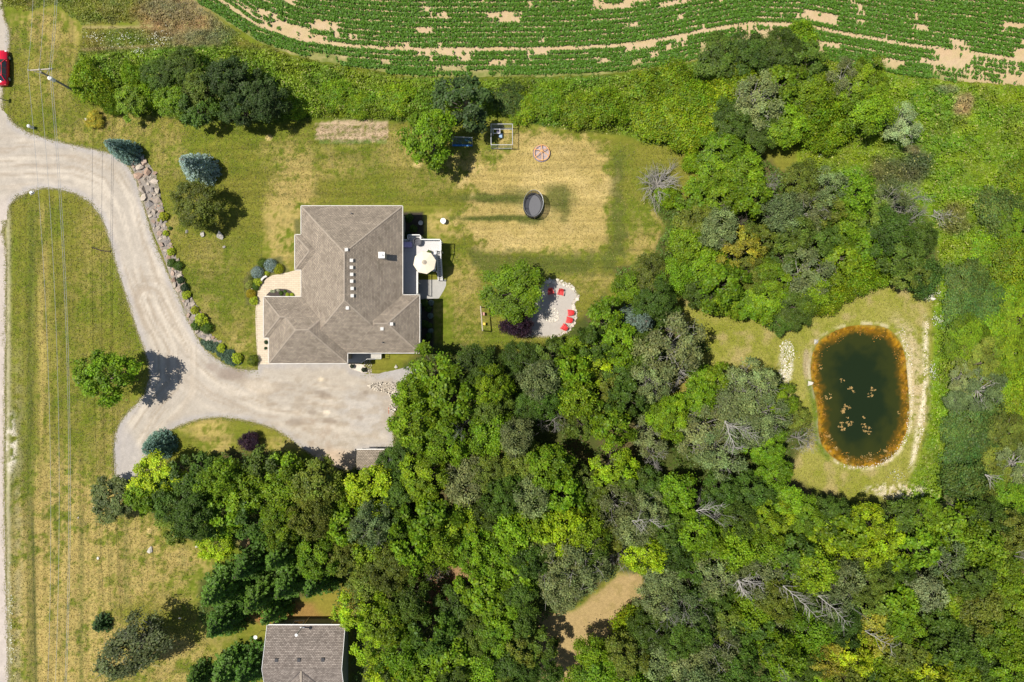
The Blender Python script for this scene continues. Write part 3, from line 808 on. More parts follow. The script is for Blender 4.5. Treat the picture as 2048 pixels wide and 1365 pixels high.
def label_trees():
    groups = {}
    for it in _pending:
        e, px, py, r, kind, label = it
        e['category'] = CATS.get(kind, 'tree')
        if label:
            e['label'] = label; used_labels.add(label); continue
        nm = min(LM, key=lambda k: math.hypot(LM[k][0]-px, LM[k][1]-py))
        dx, dy = px-LM[nm][0], py-LM[nm][1]
        a = math.degrees(math.atan2(dy, dx)) % 360
        if nm.startswith('photo bottom'):
            dr = 'towards the'
            if a < 225: dr = 'level with the' if a < 205 else 'up and left of the'
            else: dr = 'straight above the'
        else:
            dr = ['right of the', 'below right of the', 'below the', 'below left of the', 'left of the', 'above left of the', 'above the', 'above right of the'][int((a+22.5) // 45) % 8]
        groups.setdefault((DESC[kind], dr, nm), []).append((math.hypot(dx, dy), it))
    W = ['nearest', 'second nearest', 'third nearest', 'fourth nearest', 'fifth nearest', 'sixth nearest', 'seventh nearest', 'eighth nearest', 'ninth nearest', 'tenth nearest', 'eleventh nearest', 'twelfth nearest']
    for (ds, dr, nm), L in groups.items():
        L.sort(key=lambda t: t[0])
        for i, (_, it) in enumerate(L):
            if len(L) == 1: s = '%s %s %s' % (ds, dr, nm)
            else: s = '%s %s %s, %s of %d' % (ds, dr, nm, W[i] if i < 12 else str(i+1)+'th nearest', len(L))
            it[0]['label'] = s

# ---- single trees and bushes that stand out
tree(215, 752, 55, 'A', 9.6, 'lone bright green tree on the verge, shadow falling over the gravel driveway', proto='D', pi=0, tint=(.165,.28,.008))
tree(241, 298, 29, 'S', 5.4, 'blue-green spruce at the top end of the boulder border', elong=1.12, rot=2.8)
tree(391, 334, 36, 'S', 6.4, 'silvery blue spruce alone on the lawn beside the driveway', tint=(.36,.47,.44))
tree(312, 893, 32, 'S', 4.8, 'blue-green spruce beside the dead end of the gravel driveway', tint=(.17,.29,.23))
tree(392, 406, 47, 'O', 5.8, 'rounded olive green tree on the lawn above three boulders', proto='D', tint=(.135,.165,.016))
tree(199, 1250, 22, 'C', 2.4, 'small round evergreen alone on the dry verge at bottom left', tint=(.05,.11,.02))
tree(272, 1290, 66, 'O', 8.2, 'dusky olive tree on the dry grass at the bottom left', elong=1.2, rot=.6, proto='P', tint=(.105,.130,.042))
tree(229, 998, 45, 'O', 5.5, 'olive green tree at the left end of the tree belt by the driveway end', tint=(.13,.165,.045))
tree(858, 276, 53, 'A', 9.0, 'bright green leafy tree beside the blue soccer goal', elong=.95, rot=0, proto='D', pi=0, tint=(.165,.28,.008))
tree(928, 206, 54, 'D', 7.0, 'dark green tree in the hedgerow above the blue soccer goal', elong=1, proto='D', tint=(.060,.105,.024))
tree(1023, 588, 60, 'A', 6.8, 'dense bright green tree overhanging the left side of the fire pit patio', elong=1.06, rot=.3, proto='D', pi=1, tint=(.165,.27,.008))
tree(1034, 651, 27, 'V', 4.6, 'dark purple leaved shrub at the lower left of the fire pit patio', elong=1.15, rot=0)
tree(1321, 364, 60, 'X', 3.4, 'bare grey bush with radiating branches on the lawn edge', proto='XR')
tree(1482, 452, 32, 'X', 5.5, 'bare grey twiggy bush in the middle of the upper woodland', proto='XB')
tree(1278, 645, 42, 'S', 8.5, 'pale blue-green spruce right of the fire pit patio', tint=(.15,.21,.16))
tree(1345, 692, 64, 'P', 12, 'tall grey-green poplar with white limbs left of the pond lawn')
tree(1840, 1182, 40, 'L', 9, 'pale silvery green tree in the lower right woodland')
tree(1803, 252, 38, 'L', 4.5, 'pale silvery bush in the meadow at upper right', proto='P')
tree(500, 884, 19, 'V', 2.2, 'small dark purple shrub on the grass island below the driveway')
tree(187, 240, 16, 'G', 1.2, 'golden bush growing round two pale stones beside the hedgerow', proto='B', tint=(.50,.44,.05))
# ---- hedgerow west part
for a in ((178,165,36,'B',3.0),(205,190,24,'B',2.4),(262,205,32,'A',3.6),(300,190,26,'B',3),(322,150,34,'D',4.4),(368,132,36,'D',4.6),(345,205,34,'A',4.4),(395,222,36,'D',5.2),(400,180,34,'O',5.5),
          (455,158,40,'K',7),(505,175,42,'K',7.5),(480,220,36,'K',6.5),(535,205,36,'K',7),(225,215,16,'B',1.8),(265,150,22,'B',2.0)):
    k = a[3]
    if k == 'K': tree(a[0], a[1], a[2], 'D', a[4], proto='D', tint=(.058,.098,.020))
    else: tree(*a)
# ---- hedgerow bright bushes, middle
for a in ((596,208,26,'B',1.5),(668,190,30,'B',1.7),(716,212,24,'B',1.5),(790,196,34,'B',1.8),(1020,200,32,'K',2),(1050,215,30,'B',1.8),(1100,200,34,'B',1.8),(1160,220,36,'B',2.2),
          (1215,215,38,'B',3),(1290,190,46,'B',2.6),(1345,240,48,'B',3),(1380,262,40,'B',2.8),(1300,240,40,'B',2.4),(1390,200,40,'B',3),(1430,230,40,'B',3.4),(1350,170,40,'B',2.4),(1460,190,40,'B',3.6)):
    tree(*a)
# ---- hedgerow north-east
for a in ((1440,115,46,'D',5),(1500,110,44,'D',5.5),(1560,105,46,'D',5.5),(1610,125,42,'D',5.5),(1515,205,52,'P',7),(1560,170,42,'A',6),(1480,160,36,'B',4),(1465,245,42,'D',5.5),(1520,262,42,'D',5),
          (1570,250,42,'A',5.5),(1620,235,44,'B',4.5),(1660,200,44,'B',3.6),(1620,180,44,'A',5),(1730,165,46,'A',6.5),(1735,222,46,'A',6.5),(1690,160,36,'P',6),(1600,80,36,'B',3),(1680,250,36,'B',3),(1640,270,34,'B',3)):
    tree(*a)
# ---- upper woodland
for a in ((1440,312,46,'A',6),(1425,352,40,'A',6),(1485,345,44,'A',6.5),(1540,372,30,'X',7),(1600,365,40,'O',8),(1650,375,38,'P',8),(1700,390,44,'A',8.5),(1395,400,36,'A',6),(1440,405,40,'A',7),
          (1500,400,40,'A',7.5),(1395,445,40,'O',7),(1435,462,42,'P',8),(1370,490,40,'A',7),(1400,530,48,'A',8),(1350,550,36,'A',6.5),(1440,570,46,'A',8),(1398,580,34,'D',6),(1450,605,34,'A',6),
          (1478,502,42,'G',8),(1515,480,32,'O',7),(1560,430,44,'P',9.5),(1610,425,46,'P',9.5),(1655,420,36,'O',8),(1585,468,40,'O',8.5),(1640,475,40,'D',8.5),(1690,455,42,'A',7),(1730,440,42,'O',8),
          (1775,410,42,'P',8),(1820,400,34,'X',8),(1815,440,36,'X',7.5),(1775,465,46,'D',8),(1835,480,36,'D',7),(1725,490,42,'A',6),(1680,515,42,'A',6),(1800,510,44,'D',7.5),(1845,555,34,'K',5),
          (1760,535,38,'B',3.6),(1715,548,38,'B',4),(1820,548,34,'O',6),(1610,545,52,'P',10),(1560,520,36,'D',8),(1535,560,42,'A',8),(1500,545,36,'O',7),(1525,600,44,'A',7),(1585,615,44,'D',7.5),
          (1560,640,32,'D',5.5),(1620,585,38,'A',7),(1655,592,36,'B',4),(1690,570,34,'B',3.5),(1490,605,36,'A',6),(1300,552,44,'O',7.5),(1262,580,34,'A',6),(1310,605,44,'D',7.5),(1335,395,22,'B',2.0),
          (1385,325,20,'B',2)):
    if a[3] == 'X': tree(*a)
    else: tree(*a)
# ---- lower woodland, upper strip
for a in ((1205,640,40,'A',8),(1192,692,38,'D',8),(1235,690,42,'A',8.5),(1290,700,40,'D',8),(1045,722,40,'D',7),(1100,715,36,'D',7),(1150,700,30,'A',6),(1080,762,44,'P',9.5),(1145,745,40,'A',9),
          (1190,735,42,'Y',9),(1240,745,40,'D',9),(1150,795,44,'A',9.5),(1200,790,42,'O',9.5),(1250,800,40,'D',9),(1110,845,36,'X',9),(1163,850,30,'O',9),(1215,850,42,'A',9.5),(1225,925,46,'Y',10),
          (1300,760,42,'P',9),(1300,815,38,'K',5),(1340,835,44,'A',9),(1300,870,42,'P',8.5),(1312,915,36,'X',8.5),(1395,800,40,'A',8.5),(1430,760,30,'A',6.5),(1500,770,52,'P',11),(1465,810,52,'P',10.5),
          (1400,865,54,'P',10.5),(1440,905,50,'P',10.5),(1490,860,44,'P',10),(1535,830,42,'P',9),(1560,800,34,'A',7),(1530,890,40,'A',8),(1590,835,28,'O',5.5),(1605,880,34,'X',6),(1475,850,30,'X',11),
          (1400,755,26,'A',5),(1060,810,38,'D',8),(1100,790,38,'D',8.5),(1290,660,26,'D',6)):
    tree(*a)
# ---- behind the parking area
for a in ((872,750,50,'A',10),(830,790,40,'A',9),(950,735,46,'D',8.5),(985,770,40,'A',9),(905,800,52,'A',10.5),(830,850,48,'A',10),(880,880,52,'A',10.5),(925,855,30,'X',10),(975,815,42,'O',9),
          (985,865,46,'A',10),(1030,870,40,'P',9.5),(1045,925,42,'O',9.5),(1095,935,46,'A',9.5),(800,925,40,'D',8),(850,955,48,'A',10),(745,975,48,'Y',9.5),(800,990,40,'D',9),(925,960,50,'P',10),
          (980,950,42,'O',9.5),(1010,990,42,'D',9.5),(1060,990,44,'P',9.5),(1125,985,44,'A',10),(1175,975,40,'O',9.5),(1265,965,38,'D',9),(1180,1020,40,'A',9),(1230,1010,42,'P',9),(1300,975,38,'D',8.5),
          (1350,985,42,'A',9),(1295,1020,40,'P',9),(1400,1018,34,'X',10),(1440,985,40,'D',9),(1500,990,44,'D',9),(1545,950,34,'A',7.5),(1570,1010,42,'A',8),(1430,1030,38,'X',10)):
    tree(*a)
# ---- belt below the driveway
for a in ((315,955,48,'Y',7),(290,990,36,'A',7),(385,945,42,'D',7.5),(355,1000,46,'D',8),(420,980,42,'A',8),(455,950,40,'A',8),(400,1035,46,'D',8.5),(455,1025,46,'A',9),(435,1085,36,'Y',6),(500,985,44,'A',9),
          (530,940,46,'D',8.5),(570,935,40,'A',8.5),(575,985,46,'A',9.5),(635,970,50,'O',9.5),(680,995,38,'A',9),(520,1040,46,'D',9.5),(570,1045,46,'A',9.5),(630,1030,46,'O',9.5),(690,1050,42,'A',10),
          (745,1045,46,'P',10),(800,1050,42,'D',9.5),(860,1045,50,'A',10.5),(920,1050,46,'A',10.5),(970,1040,42,'D',9.5),(350,1050,34,'O',6)):
    tree(*a)
# ---- conifers at lower left
for a in ((440,1180,52,'C',9),(445,1245,44,'C',8),(500,1130,46,'C',9.5),(520,1195,46,'C',9),(565,1110,46,'C',10),(580,1165,46,'C',10),(640,1110,46,'A',9.5),(635,1165,44,'C',9),(545,1225,34,'C',7),
          (455,1345,46,'C',8),(500,1340,44,'C',8),(390,1362,30,'C',6),(690,1110,42,'O',9),(745,1100,44,'A',9),(780,1135,48,'O',9),(735,1155,40,'O',8),(830,1090,44,'A',10),(880,1095,44,'A',10),
          (870,1128,32,'X',7),(940,1100,46,'A',10.5),(990,1110,46,'A',10.5),(720,1215,46,'Y',8.5),(770,1240,44,'A',9),(820,1200,40,'D',8),(915,1225,44,'D',8.5),(965,1180,46,'A',10),(1000,1215,42,'A',10),
          (865,1265,44,'D',9),(755,1290,44,'Y',9),(800,1310,46,'A',9.5),(850,1330,46,'A',9.5),(900,1300,46,'A',10),(945,1265,42,'O',9.5),(990,1275,46,'A',10),(780,1355,42,'Y',9),(840,1375,40,'A',9),
          (905,1355,44,'D',9.5),(960,1330,46,'A',10),(1015,1325,44,'D',9.5),(1000,1370,40,'O',9),(1040,1180,42,'D',9.5)):
    tree(*a)
# ---- lower middle
for a in ((1030,1060,44,'A',10),(1075,1045,44,'A',10),(1120,1055,48,'Y',10),(1170,1060,42,'A',9.5),(1060,1110,44,'D',10),(1040,1145,46,'A',10),(1110,1110,52,'P',10),(1165,1125,54,'P',10),(1125,1170,50,'P',9.5),
          (1185,1090,36,'D',9),(1237,1110,34,'X',8.5),(1225,1060,40,'O',9),(1270,1050,42,'P',10),(1285,1100,44,'Y',9.5),(1330,1050,42,'D',9),(1345,1100,44,'D',9.5),(1385,1060,42,'A',9.5),(1325,1150,44,'P',9.5),
          (1375,1150,44,'D',9.5),(1430,1140,46,'P',10),(1405,1100,40,'A',9),(1310,1195,40,'P',9),(1338,1225,46,'X',10.5),(1380,1210,42,'P',9.5),(1425,1190,42,'D',9.5),(1260,1250,36,'B',5),(1300,1260,42,'D',9),
          (1345,1275,44,'D',9),(1390,1255,40,'D',9.5),(1445,1240,46,'O',9.5),(1480,1180,34,'X',10.5),(1470,1090,44,'A',10),(1475,1040,40,'D',9),(1520,1045,44,'A',9.5),(1520,1100,46,'A',10),(1515,1150,46,'P',10),
          (1500,1215,42,'A',9.5),(1540,1190,42,'O',10),(1500,1260,46,'D',10),(1430,1290,46,'P',9.5),(1370,1320,48,'P',9.5),(1310,1310,46,'P',9),(1250,1310,44,'O',8.5),(1200,1340,46,'A',8.5),(1160,1365,40,'A',8),
          (1260,1365,46,'A',9),(1185,1305,34,'A',8),(1078,1290,34,'D',8),(1095,1350,30,'D',7.5),(1320,1365,44,'D',9),(1400,1360,44,'P',10),(1470,1330,46,'D',10),(1450,1370,34,'X',10),(1040,1245,38,'D',9),(1045,1290,34,'O',8.5),(1050,1345,30,'D',8),(1360,1195,30,'X',9)):
    tree(*a)
# ---- lower right
for a in ((1560,1050,44,'Y',8.5),(1610,1040,42,'A',8.5),(1660,1035,38,'D',8),(1640,1080,46,'Y',9),(1690,1060,44,'A',9),(1735,1045,40,'Y',8.5),(1770,1085,46,'Y',9.5),(1715,1105,44,'Y',9.5),(1580,1105,44,'D',9),
          (1565,1155,46,'P',10),(1620,1135,46,'A',9.5),(1670,1150,44,'P',9.5),(1725,1160,44,'O',9.5),(1780,1140,40,'D',9),(1830,1090,44,'A',8.5),(1800,1040,40,'D',7),(1850,1040,40,'A',7),(1885,1110,44,'P',8.5),
          (1900,1060,44,'A',8.5),(1950,1090,46,'A',9),(1965,1040,42,'D',8),(2010,1060,44,'O',8.5),(2030,1110,40,'X',10),(1990,1140,44,'A',9),(1935,1150,44,'D',9),(1890,1190,46,'A',9),(1950,1210,48,'O',9.5),
          (2010,1190,46,'A',9.5),(2045,1230,42,'O',9.5),(1790,1200,42,'A',9),(1740,1215,42,'O',9.5),(1690,1205,40,'X',11),(1650,1205,44,'P',10),(1600,1210,42,'D',9.5),(1560,1245,44,'P',10),(1620,1260,46,'A',9.5),
          (1680,1250,42,'D',9.5),(1745,1255,44,'G',9.5),(1800,1245,44,'A',9.5),(1850,1240,44,'D',9.5),(1905,1250,46,'K',5),(1890,1290,46,'D',9.5),(1950,1275,46,'D',9.5),(2005,1265,44,'A',9.5),(2045,1290,42,'A',9.5),
          (1560,1305,44,'A',10),(1530,1290,36,'X',11),(1600,1330,42,'D',10),(1650,1310,40,'G',9.5),(1700,1300,44,'Y',9.5),(1750,1310,44,'A',9.5),(1800,1300,44,'O',9.5),(1850,1335,46,'Y',9.5),(1905,1340,44,'A',9.5),
          (1955,1335,44,'D',9.5),(2010,1330,46,'A',9.5),(1560,1365,42,'D',10),(1630,1368,42,'A',10),(1690,1355,42,'O',10),(1745,1365,42,'D',9.5),(1800,1360,44,'A',9.5),(2040,1365,40,'O',9)):
    tree(*a)
# ---- right-hand scrub
for a in ((2045,350,36,'B',1.5),(2000,425,44,'K',2.0),(2035,460,40,'A',2.4),(1985,500,44,'B',1.4),(2030,520,46,'B',2.6),(1940,560,44,'K',1.5),(1975,600,52,'K',1.5),(1930,620,46,'K',1.4),
          (2020,580,44,'B',1.5),(2040,640,44,'A',2.0),(1990,660,46,'B',1.6),(1935,680,44,'A',2.2),(1960,720,46,'O',2.4),(2020,710,46,'A',2.4),(1926,760,30,'P',2.5),(1965,780,42,'P',3.0),(1911,800,24,'P',2.4),(2010,760,40,'B',1.6),
          (2040,800,42,'B',1.6),(1960,840,48,'K',1.7),(1916,870,33,'K',1.5),(1930,920,46,'K',1.7),(1975,890,46,'K',1.7),(2020,870,44,'O',2.4),(2035,930,44,'P',3.0),(1985,950,44,'O',2.7),(1930,970,44,'K',4.0),(2010,1000,44,'A',3.6),
          (1960,1000,44,'O',3.6),(1911,1010,28,'P',3.3),(2045,700,30,'B',1.5)):
    tree(*a)
label_trees()
print('trees', len(_pending))

# ================================================================ GROUND COVER (nobody could count it)
def scatter(name, poly, n, size, hfun, colfun, label, cat, thr=None, tilt=.5, seed=1, mat='weed', aspect=.55, margin=0):
    rng = np.random.default_rng(seed)
    P_ = np.array(poly); x0, y0 = P_.min(0); x1, y1 = P_.max(0)
    x0, x1, y0, y1 = max(x0, -40), min(x1, 2110), max(y0, -40), min(y1, 1410)
    px = rng.uniform(x0, x1, int(n*1.0)); py = rng.uniform(y0, y1, int(n*1.0))
    sd = sdist(poly, px, py)+(fbm(px/12, py/12, 91, 3)-.5)*18
    k = sd > margin
    if thr is not None: k &= thr(px, py)
    px, py, sd = px[k], py[k], sd[k]
    m = len(px)
    C = np.stack([(px-1024)/PPM, (682.5-py)/PPM, np.maximum(.02, hfun(px, py, sd, rng))], 1)
    N = np.array([0, 0, 1.0])+rng.normal(size=(m, 3))*tilt
    V, F = leaf_quads(C, N, rng.uniform(.6, 1.4, m)*size, rng, aspect)
    col = colfun(px, py, rng)*rng.uniform(.7, 1.3, m)[:, None]
    o = link(name, np_mesh(name, V, F, M[mat], rep4(col)))
    tag(o, label, cat, kind='stuff')
    return m
def hmeadow(px, py, sd, rng):
    b = fbm(px/26, py/18, 95, 4)
    return sstep(0, 20, sd)*(.15+.9*sstep(.35, .75, b))*rng.uniform(.5, 1.05, len(px))
def cmeadow(px, py, rng):
    c = ground_color(px, py)
    n = fbm(px/18, py/12, 96, 3)
    hb = sstep(-4, 10, sdist(HEDGE, px, py))
    c = c*(1-hb[:, None])+np.array([.155,.245,.012])*hb[:, None]
    n2_ = fbm(px/9, py/7, 141, 3); n3_ = fbm(px/45, py/30, 142, 3)
    c = c*(1+np.outer((n3_-.5)*.7, [1.3, .2, 0]))
    c = np.where((rng.random(len(px)) < .06)[:, None], np.array([.34,.33,.10]), c)
    return c*((.55+.6*n)*(.62+.8*n2_))[:, None]*1.30
tot = 0
tot += scatter('meadow_grass', MEADOW, 190000, .13, hmeadow, cmeadow, 'tall lush green meadow grass right of the pond', 'grass', tilt=.38, seed=2)
tot += scatter('hedgerow_weeds', HEDGE, 160000, .12, lambda a, b, c, r: 1.35*hmeadow(a, b, c, r)+.45*sstep(0, 16, c)*r.uniform(.4, 1, len(a)), cmeadow, 'bright green weeds of the hedgerow below the crop field', 'weeds', tilt=.6, seed=3)
def hwood(px, py, sd, rng): return (.1+1.2*sstep(.4, .7, fbm(px/24, py/24, 97, 3)))*rng.uniform(.3, 1, len(px))*sstep(0, 15, sd)
def cwood(px, py, rng):
    n = fbm(px/30, py/30, 98, 3)
    c = np.array([.085, .145, .016])*(.5+n)[:, None]
    return c
tot += scatter('undergrowth', WOOD_S, 170000, .14, hwood, cwood, 'dark green undergrowth between the trees of the lower woodland', 'undergrowth', seed=4, tilt=.6,
               thr=lambda px, py: fbm(px/40, py/40, 99, 3) > .40)
tot += scatter('undergrowth', WOOD_N, 60000, .13, hwood, lambda a, b, r: cwood(a, b, r)*1.3, 'green undergrowth between the trees of the upper woodland', 'undergrowth', seed=5, tilt=.6)
TL = [(0,-40),(0,16),(60,20),(110,12),(150,40),(165,52),(280,46),(300,52),(330,95),(430,95),(520,98),(470,62),(425,28),(385,2),(366,-60)]
tot += scatter('roadside_weeds', TL, 48000, .11, lambda a, b, c, r: .5*hmeadow(a, b, c, r), cmeadow, 'rough green and brown weeds along the top left edge', 'weeds', seed=6)
TL2 = [(165,56),(330,50),(420,60),(560,96),(560,110),(330,110),(160,108)]
tot += scatter('daisy_patch_weeds', TL2, 16000, .10, lambda a, b, c, r: .35*hmeadow(a, b, c, r), cmeadow, 'strip of olive weeds with daisies above the hedgerow', 'weeds', seed=7)
# short lawn tufts, so that the mown grass has grain
LAWN = [(20,395),(60,386),(150,392),(200,430),(230,530),(280,690),(290,740),(230,860),(222,960),(262,1000),(330,1060),(400,1110),(380,1180),(400,1270),(520,1400),(20,1400)]
LAWN2 = [(14,240),(20,60),(110,20),(160,100),(150,190),(330,235),(560,250),(780,248),(1010,240),(1150,268),(1340,300),(1395,290),(1390,400),(1320,400),(1330,460),(1300,510),(1230,540),(1210,590),(1150,640),(1080,700),(1010,712),(950,690),(880,690),(885,600),(900,480),(810,420),(806,408),(600,410),(585,540),(500,560),(508,720),(450,700),(380,600),(330,440),(290,330),(200,296),(60,262)]
def clawn(px, py, rng):
    c = ground_color(px, py); r = rng.random(len(px))[:, None]; n = len(px)
    alt = np.where(r < .5, np.array(TAN)*1.05, np.array(GREEN2)*.95)
    w = (rng.random(n)**2*.75)[:, None]
    return (c*(1-w)+alt*w)*rng.uniform(.72, 1.25, n)[:, None]*1.02
tot += scatter('lawn_grass', LAWN, 90000, .075, lambda a, b, c, r: r.uniform(.02, .07, len(a)), clawn, 'short dry mown grass of the verge left of the driveway', 'grass', seed=8, tilt=.5)
notpatio = lambda px, py: (sdist(PATIO, px, py) < -4) & ~((px > 525) & (px < 905) & (py > 412) & (py < 735))
tot += scatter('lawn_grass', LAWN2, 210000, .07, lambda a, b, c, r: r.uniform(.02, .06, len(a)), clawn, 'mown lawn grass around the big house and back yard', 'grass', seed=9, tilt=.5, thr=notpatio)
tot += scatter('lawn_grass', PONDLAWN, 70000, .07, lambda a, b, c, r: r.uniform(.02, .06, len(a)), clawn, 'mown yellowish grass round the pond', 'grass', seed=10, tilt=.5, thr=lambda px, py: sdist(POND, px, py) < -6)

# grass creeping over the gravel edges
rng = np.random.default_rng(77); Cs = []
for line, closed, kk in ((DRIVE, True, 26000), (ROAD[1:-1], False, 12000), (PATIO, True, 3000), (WALK, True, 1500)):
    pts = np.array(densify(line, 2, 0, closed=closed)); i = rng.integers(0, len(pts), kk)
    amp = 1+4.5*vnoise(pts[i, 0]/9, pts[i, 1]/9, 131)**2
    q = pts[i]+rng.normal(size=(kk, 2))*amp[:, None]
    q = q[(q[:, 0] > 1) & ~((q[:, 0] < 14) & (q[:, 1] > 222) & (q[:, 1] < 440))]
    ok = ~((q[:, 0] > 516) & (q[:, 0] < 905) & (q[:, 1] > 590) & (q[:, 1] < 750)) & (sdist([(520,500),(620,500),(620,735),(519,735)], q[:, 0], q[:, 1]) < 0)
    Cs.append(q[ok])
q = np.concatenate(Cs); C = np.stack([(q[:, 0]-1024)/PPM, (682.5-q[:, 1])/PPM, rng.uniform(.022, .05, len(q))], 1)
V, F = leaf_quads(C, np.array([0, 0, 1.])+rng.normal(size=C.shape)*.25, rng.uniform(.025, .07, len(C)), rng, .6)
kc = np.where(rng.random(len(q))[:, None] < .45, np.array([.40,.33,.18]), np.array([.17,.18,.03]))*rng.uniform(.8, 1.3, len(q))[:, None]
tag(link('edge_grass', np_mesh('edge_grass', V, F, M['weed'], rep4(kc))), 'ragged grass creeping over the edges of the gravel driveway', 'grass', kind='stuff')
# crop rows
rng = np.random.default_rng(21)
Cs = []; Ks = []
for v0 in list(-9-10.1*np.arange(0, 17))+[7, 16.5, 26.5, 36.5, 46.5, 56]:
    x = np.arange(360, 2080, 1.15)
    x = x+rng.uniform(-.6, .6, len(x))
    y = tram(x)+v0+(fbm(x/50, x*0+v0, 121, 2)-.5)*2.5
    n = fbm(x/70, x*0+v0/16, 122, 4); nf = vnoise(x/7, x*0+v0, 123)
    p = .28 if v0 < -30 else .30
    if v0 > 0: p = .33
    pr = n+.10*(nf-.5)
    thr_ = (p+.09*sstep(1400, 1900, x)*(v0 > -60)+.07*sstep(760, 560, x)*(v0 < -12)+.05*sstep(.4,.7,fbm(x/240, x*0+v0/60, 128, 2)))
    keep = rng.random(len(x)) < sstep(-.035, .05, pr-thr_)*.97+.03
    if v0 > 0: keep &= ~(x > 1860) | (rng.random(len(x)) > .6)
    keep &= (y > -40) & (sdist(FIELD, x, y) > 2) & (sdist([(1395,150),(1400,85),(1480,70),(1640,78),(1660,150)], x, y) < 0)
    x, y = x[keep], y[keep]
    for q in range(7):
        m = len(x)
        wv = np.where(fbm(x/40, x*0+v0, 125, 2) > .40, 3.6, 2.8)*(.75+.5*vnoise(x/5, x*0+v0, 129))
        cx = x+rng.normal(size=m)*1.0; cy = y+rng.normal(size=m)*wv*.62
        Cs.append(np.stack([(cx-1024)/PPM, (682.5-cy)/PPM, .12+.26*rng.random(m)], 1))
        t = rng.uniform(.65, 1.3, m)
        Ks.append(np.stack([.095*t, .210*t, .015*t], 1))
C = np.concatenate(Cs); K = np.concatenate(Ks)
V, F = leaf_quads(C, np.array([0, 0, 1.])+rng.normal(size=C.shape)*.5, rng.uniform(.07, .17, len(C)), rng, .8)
o = link('crop_plants', np_mesh('crop_plants', V, F, M['weed'], rep4(K)))
tag(o, 'dark green soybean plants in curved rows across the field', 'crop', kind='stuff')
tot += len(C)

# wild flowers and floating algae
def specks(name, spots, size, col, z, label, cat, seed, rag=False):
    rng = np.random.default_rng(seed); Cs = []
    for (cx, cy, rx, ry, n) in spots:
        t = rng.normal(size=(n, 2))*.5
        px = cx+t[:, 0]*rx; py = cy+t[:, 1]*ry
        Cs.append(np.stack([(px-1024)/PPM, (682.5-py)/PPM, z+rng.uniform(0, .02 if z < 0 else .25, n)], 1))
    C = np.concatenate(Cs)
    V, F = leaf_quads(C, np.array([0, 0, 1.])+rng.normal(size=C.shape)*(.02 if z < 0 else .3), rng.uniform(.5, 1.5, len(C))*size, rng, .8)
    k = np.array(col)*rng.uniform(.6, 1.15, len(C))[:, None]
    tag(link(name, np_mesh(name, V, F, M['weed'], rep4(k))), label, cat, kind='stuff')
specks('white_wildflowers', [(190,78,18,10,40),(245,80,40,16,60),(320,80,24,20,60),(280,104,14,10,25),(1575,700,14,40,60),(1570,745,12,26,50),(1820,560,16,10,60),(1860,585,22,14,90),(1872,640,12,14,70),(1862,745,10,20,60),(1790,950,20,14,40),
        (1700,1010,0,0,1),(1800,1000,34,16,80),(1830,985,16,10,30),(25,1220,6,60,80),(28,1300,6,50,60),(1640,312,20,3,14)], .065, (.75,.75,.62), .35, 'tiny white wildflowers scattered in the rough grass', 'wildflowers', 31)
ring = []
rr = random.Random(4)
PD = densify(POND, 7, 0)
cxp, cyp = 1725, 793
for (x, y) in PD:
    for q in range(2):
        f = rr.uniform(.84, .98)
        ring.append((cxp+(x-cxp)*f, cyp+(y-cyp)*f, 7, 7, rr.choice((0, 1, 2, 5, 10))))
specks('floating_algae', ring, .07, (.42,.20,.03), -.078, 'orange algae scum floating round the rim of the pond', 'algae', 32)
isl = []
for (x, y, r, n) in ((1702,778,7,30),(1747,778,6,26),(1742,789,6,26),(1686,761,5,12),(1693,818,9,60),(1684,824,5,16),(1695,835,3,8),(1728,836,4,12),(1682,850,6,30),(1699,847,7,36),(1686,859,6,30),(1728,852,5,20),(1732,858,8,46),(1740,866,4,14),(1657,793,7,24),(1658,875,8,30),(1665,900,10,36),(1700,925,16,40),(1735,918,14,40),(1775,900,9,26),(1640,735,5,14),(1797,826,3,10)):
    isl += [(x+rr.uniform(-.9, .9)*r, y+rr.uniform(-.7, .7)*r, r*.42, r*.30, max(2, int(n*rr.uniform(.2, .6)))) for _ in range(5)]
specks('floating_algae', isl, .052, (.52,.34,.12), -.074, 'tan clumps of algae floating on the dark middle of the pond', 'algae', 33)
print('ground cover quads', tot)
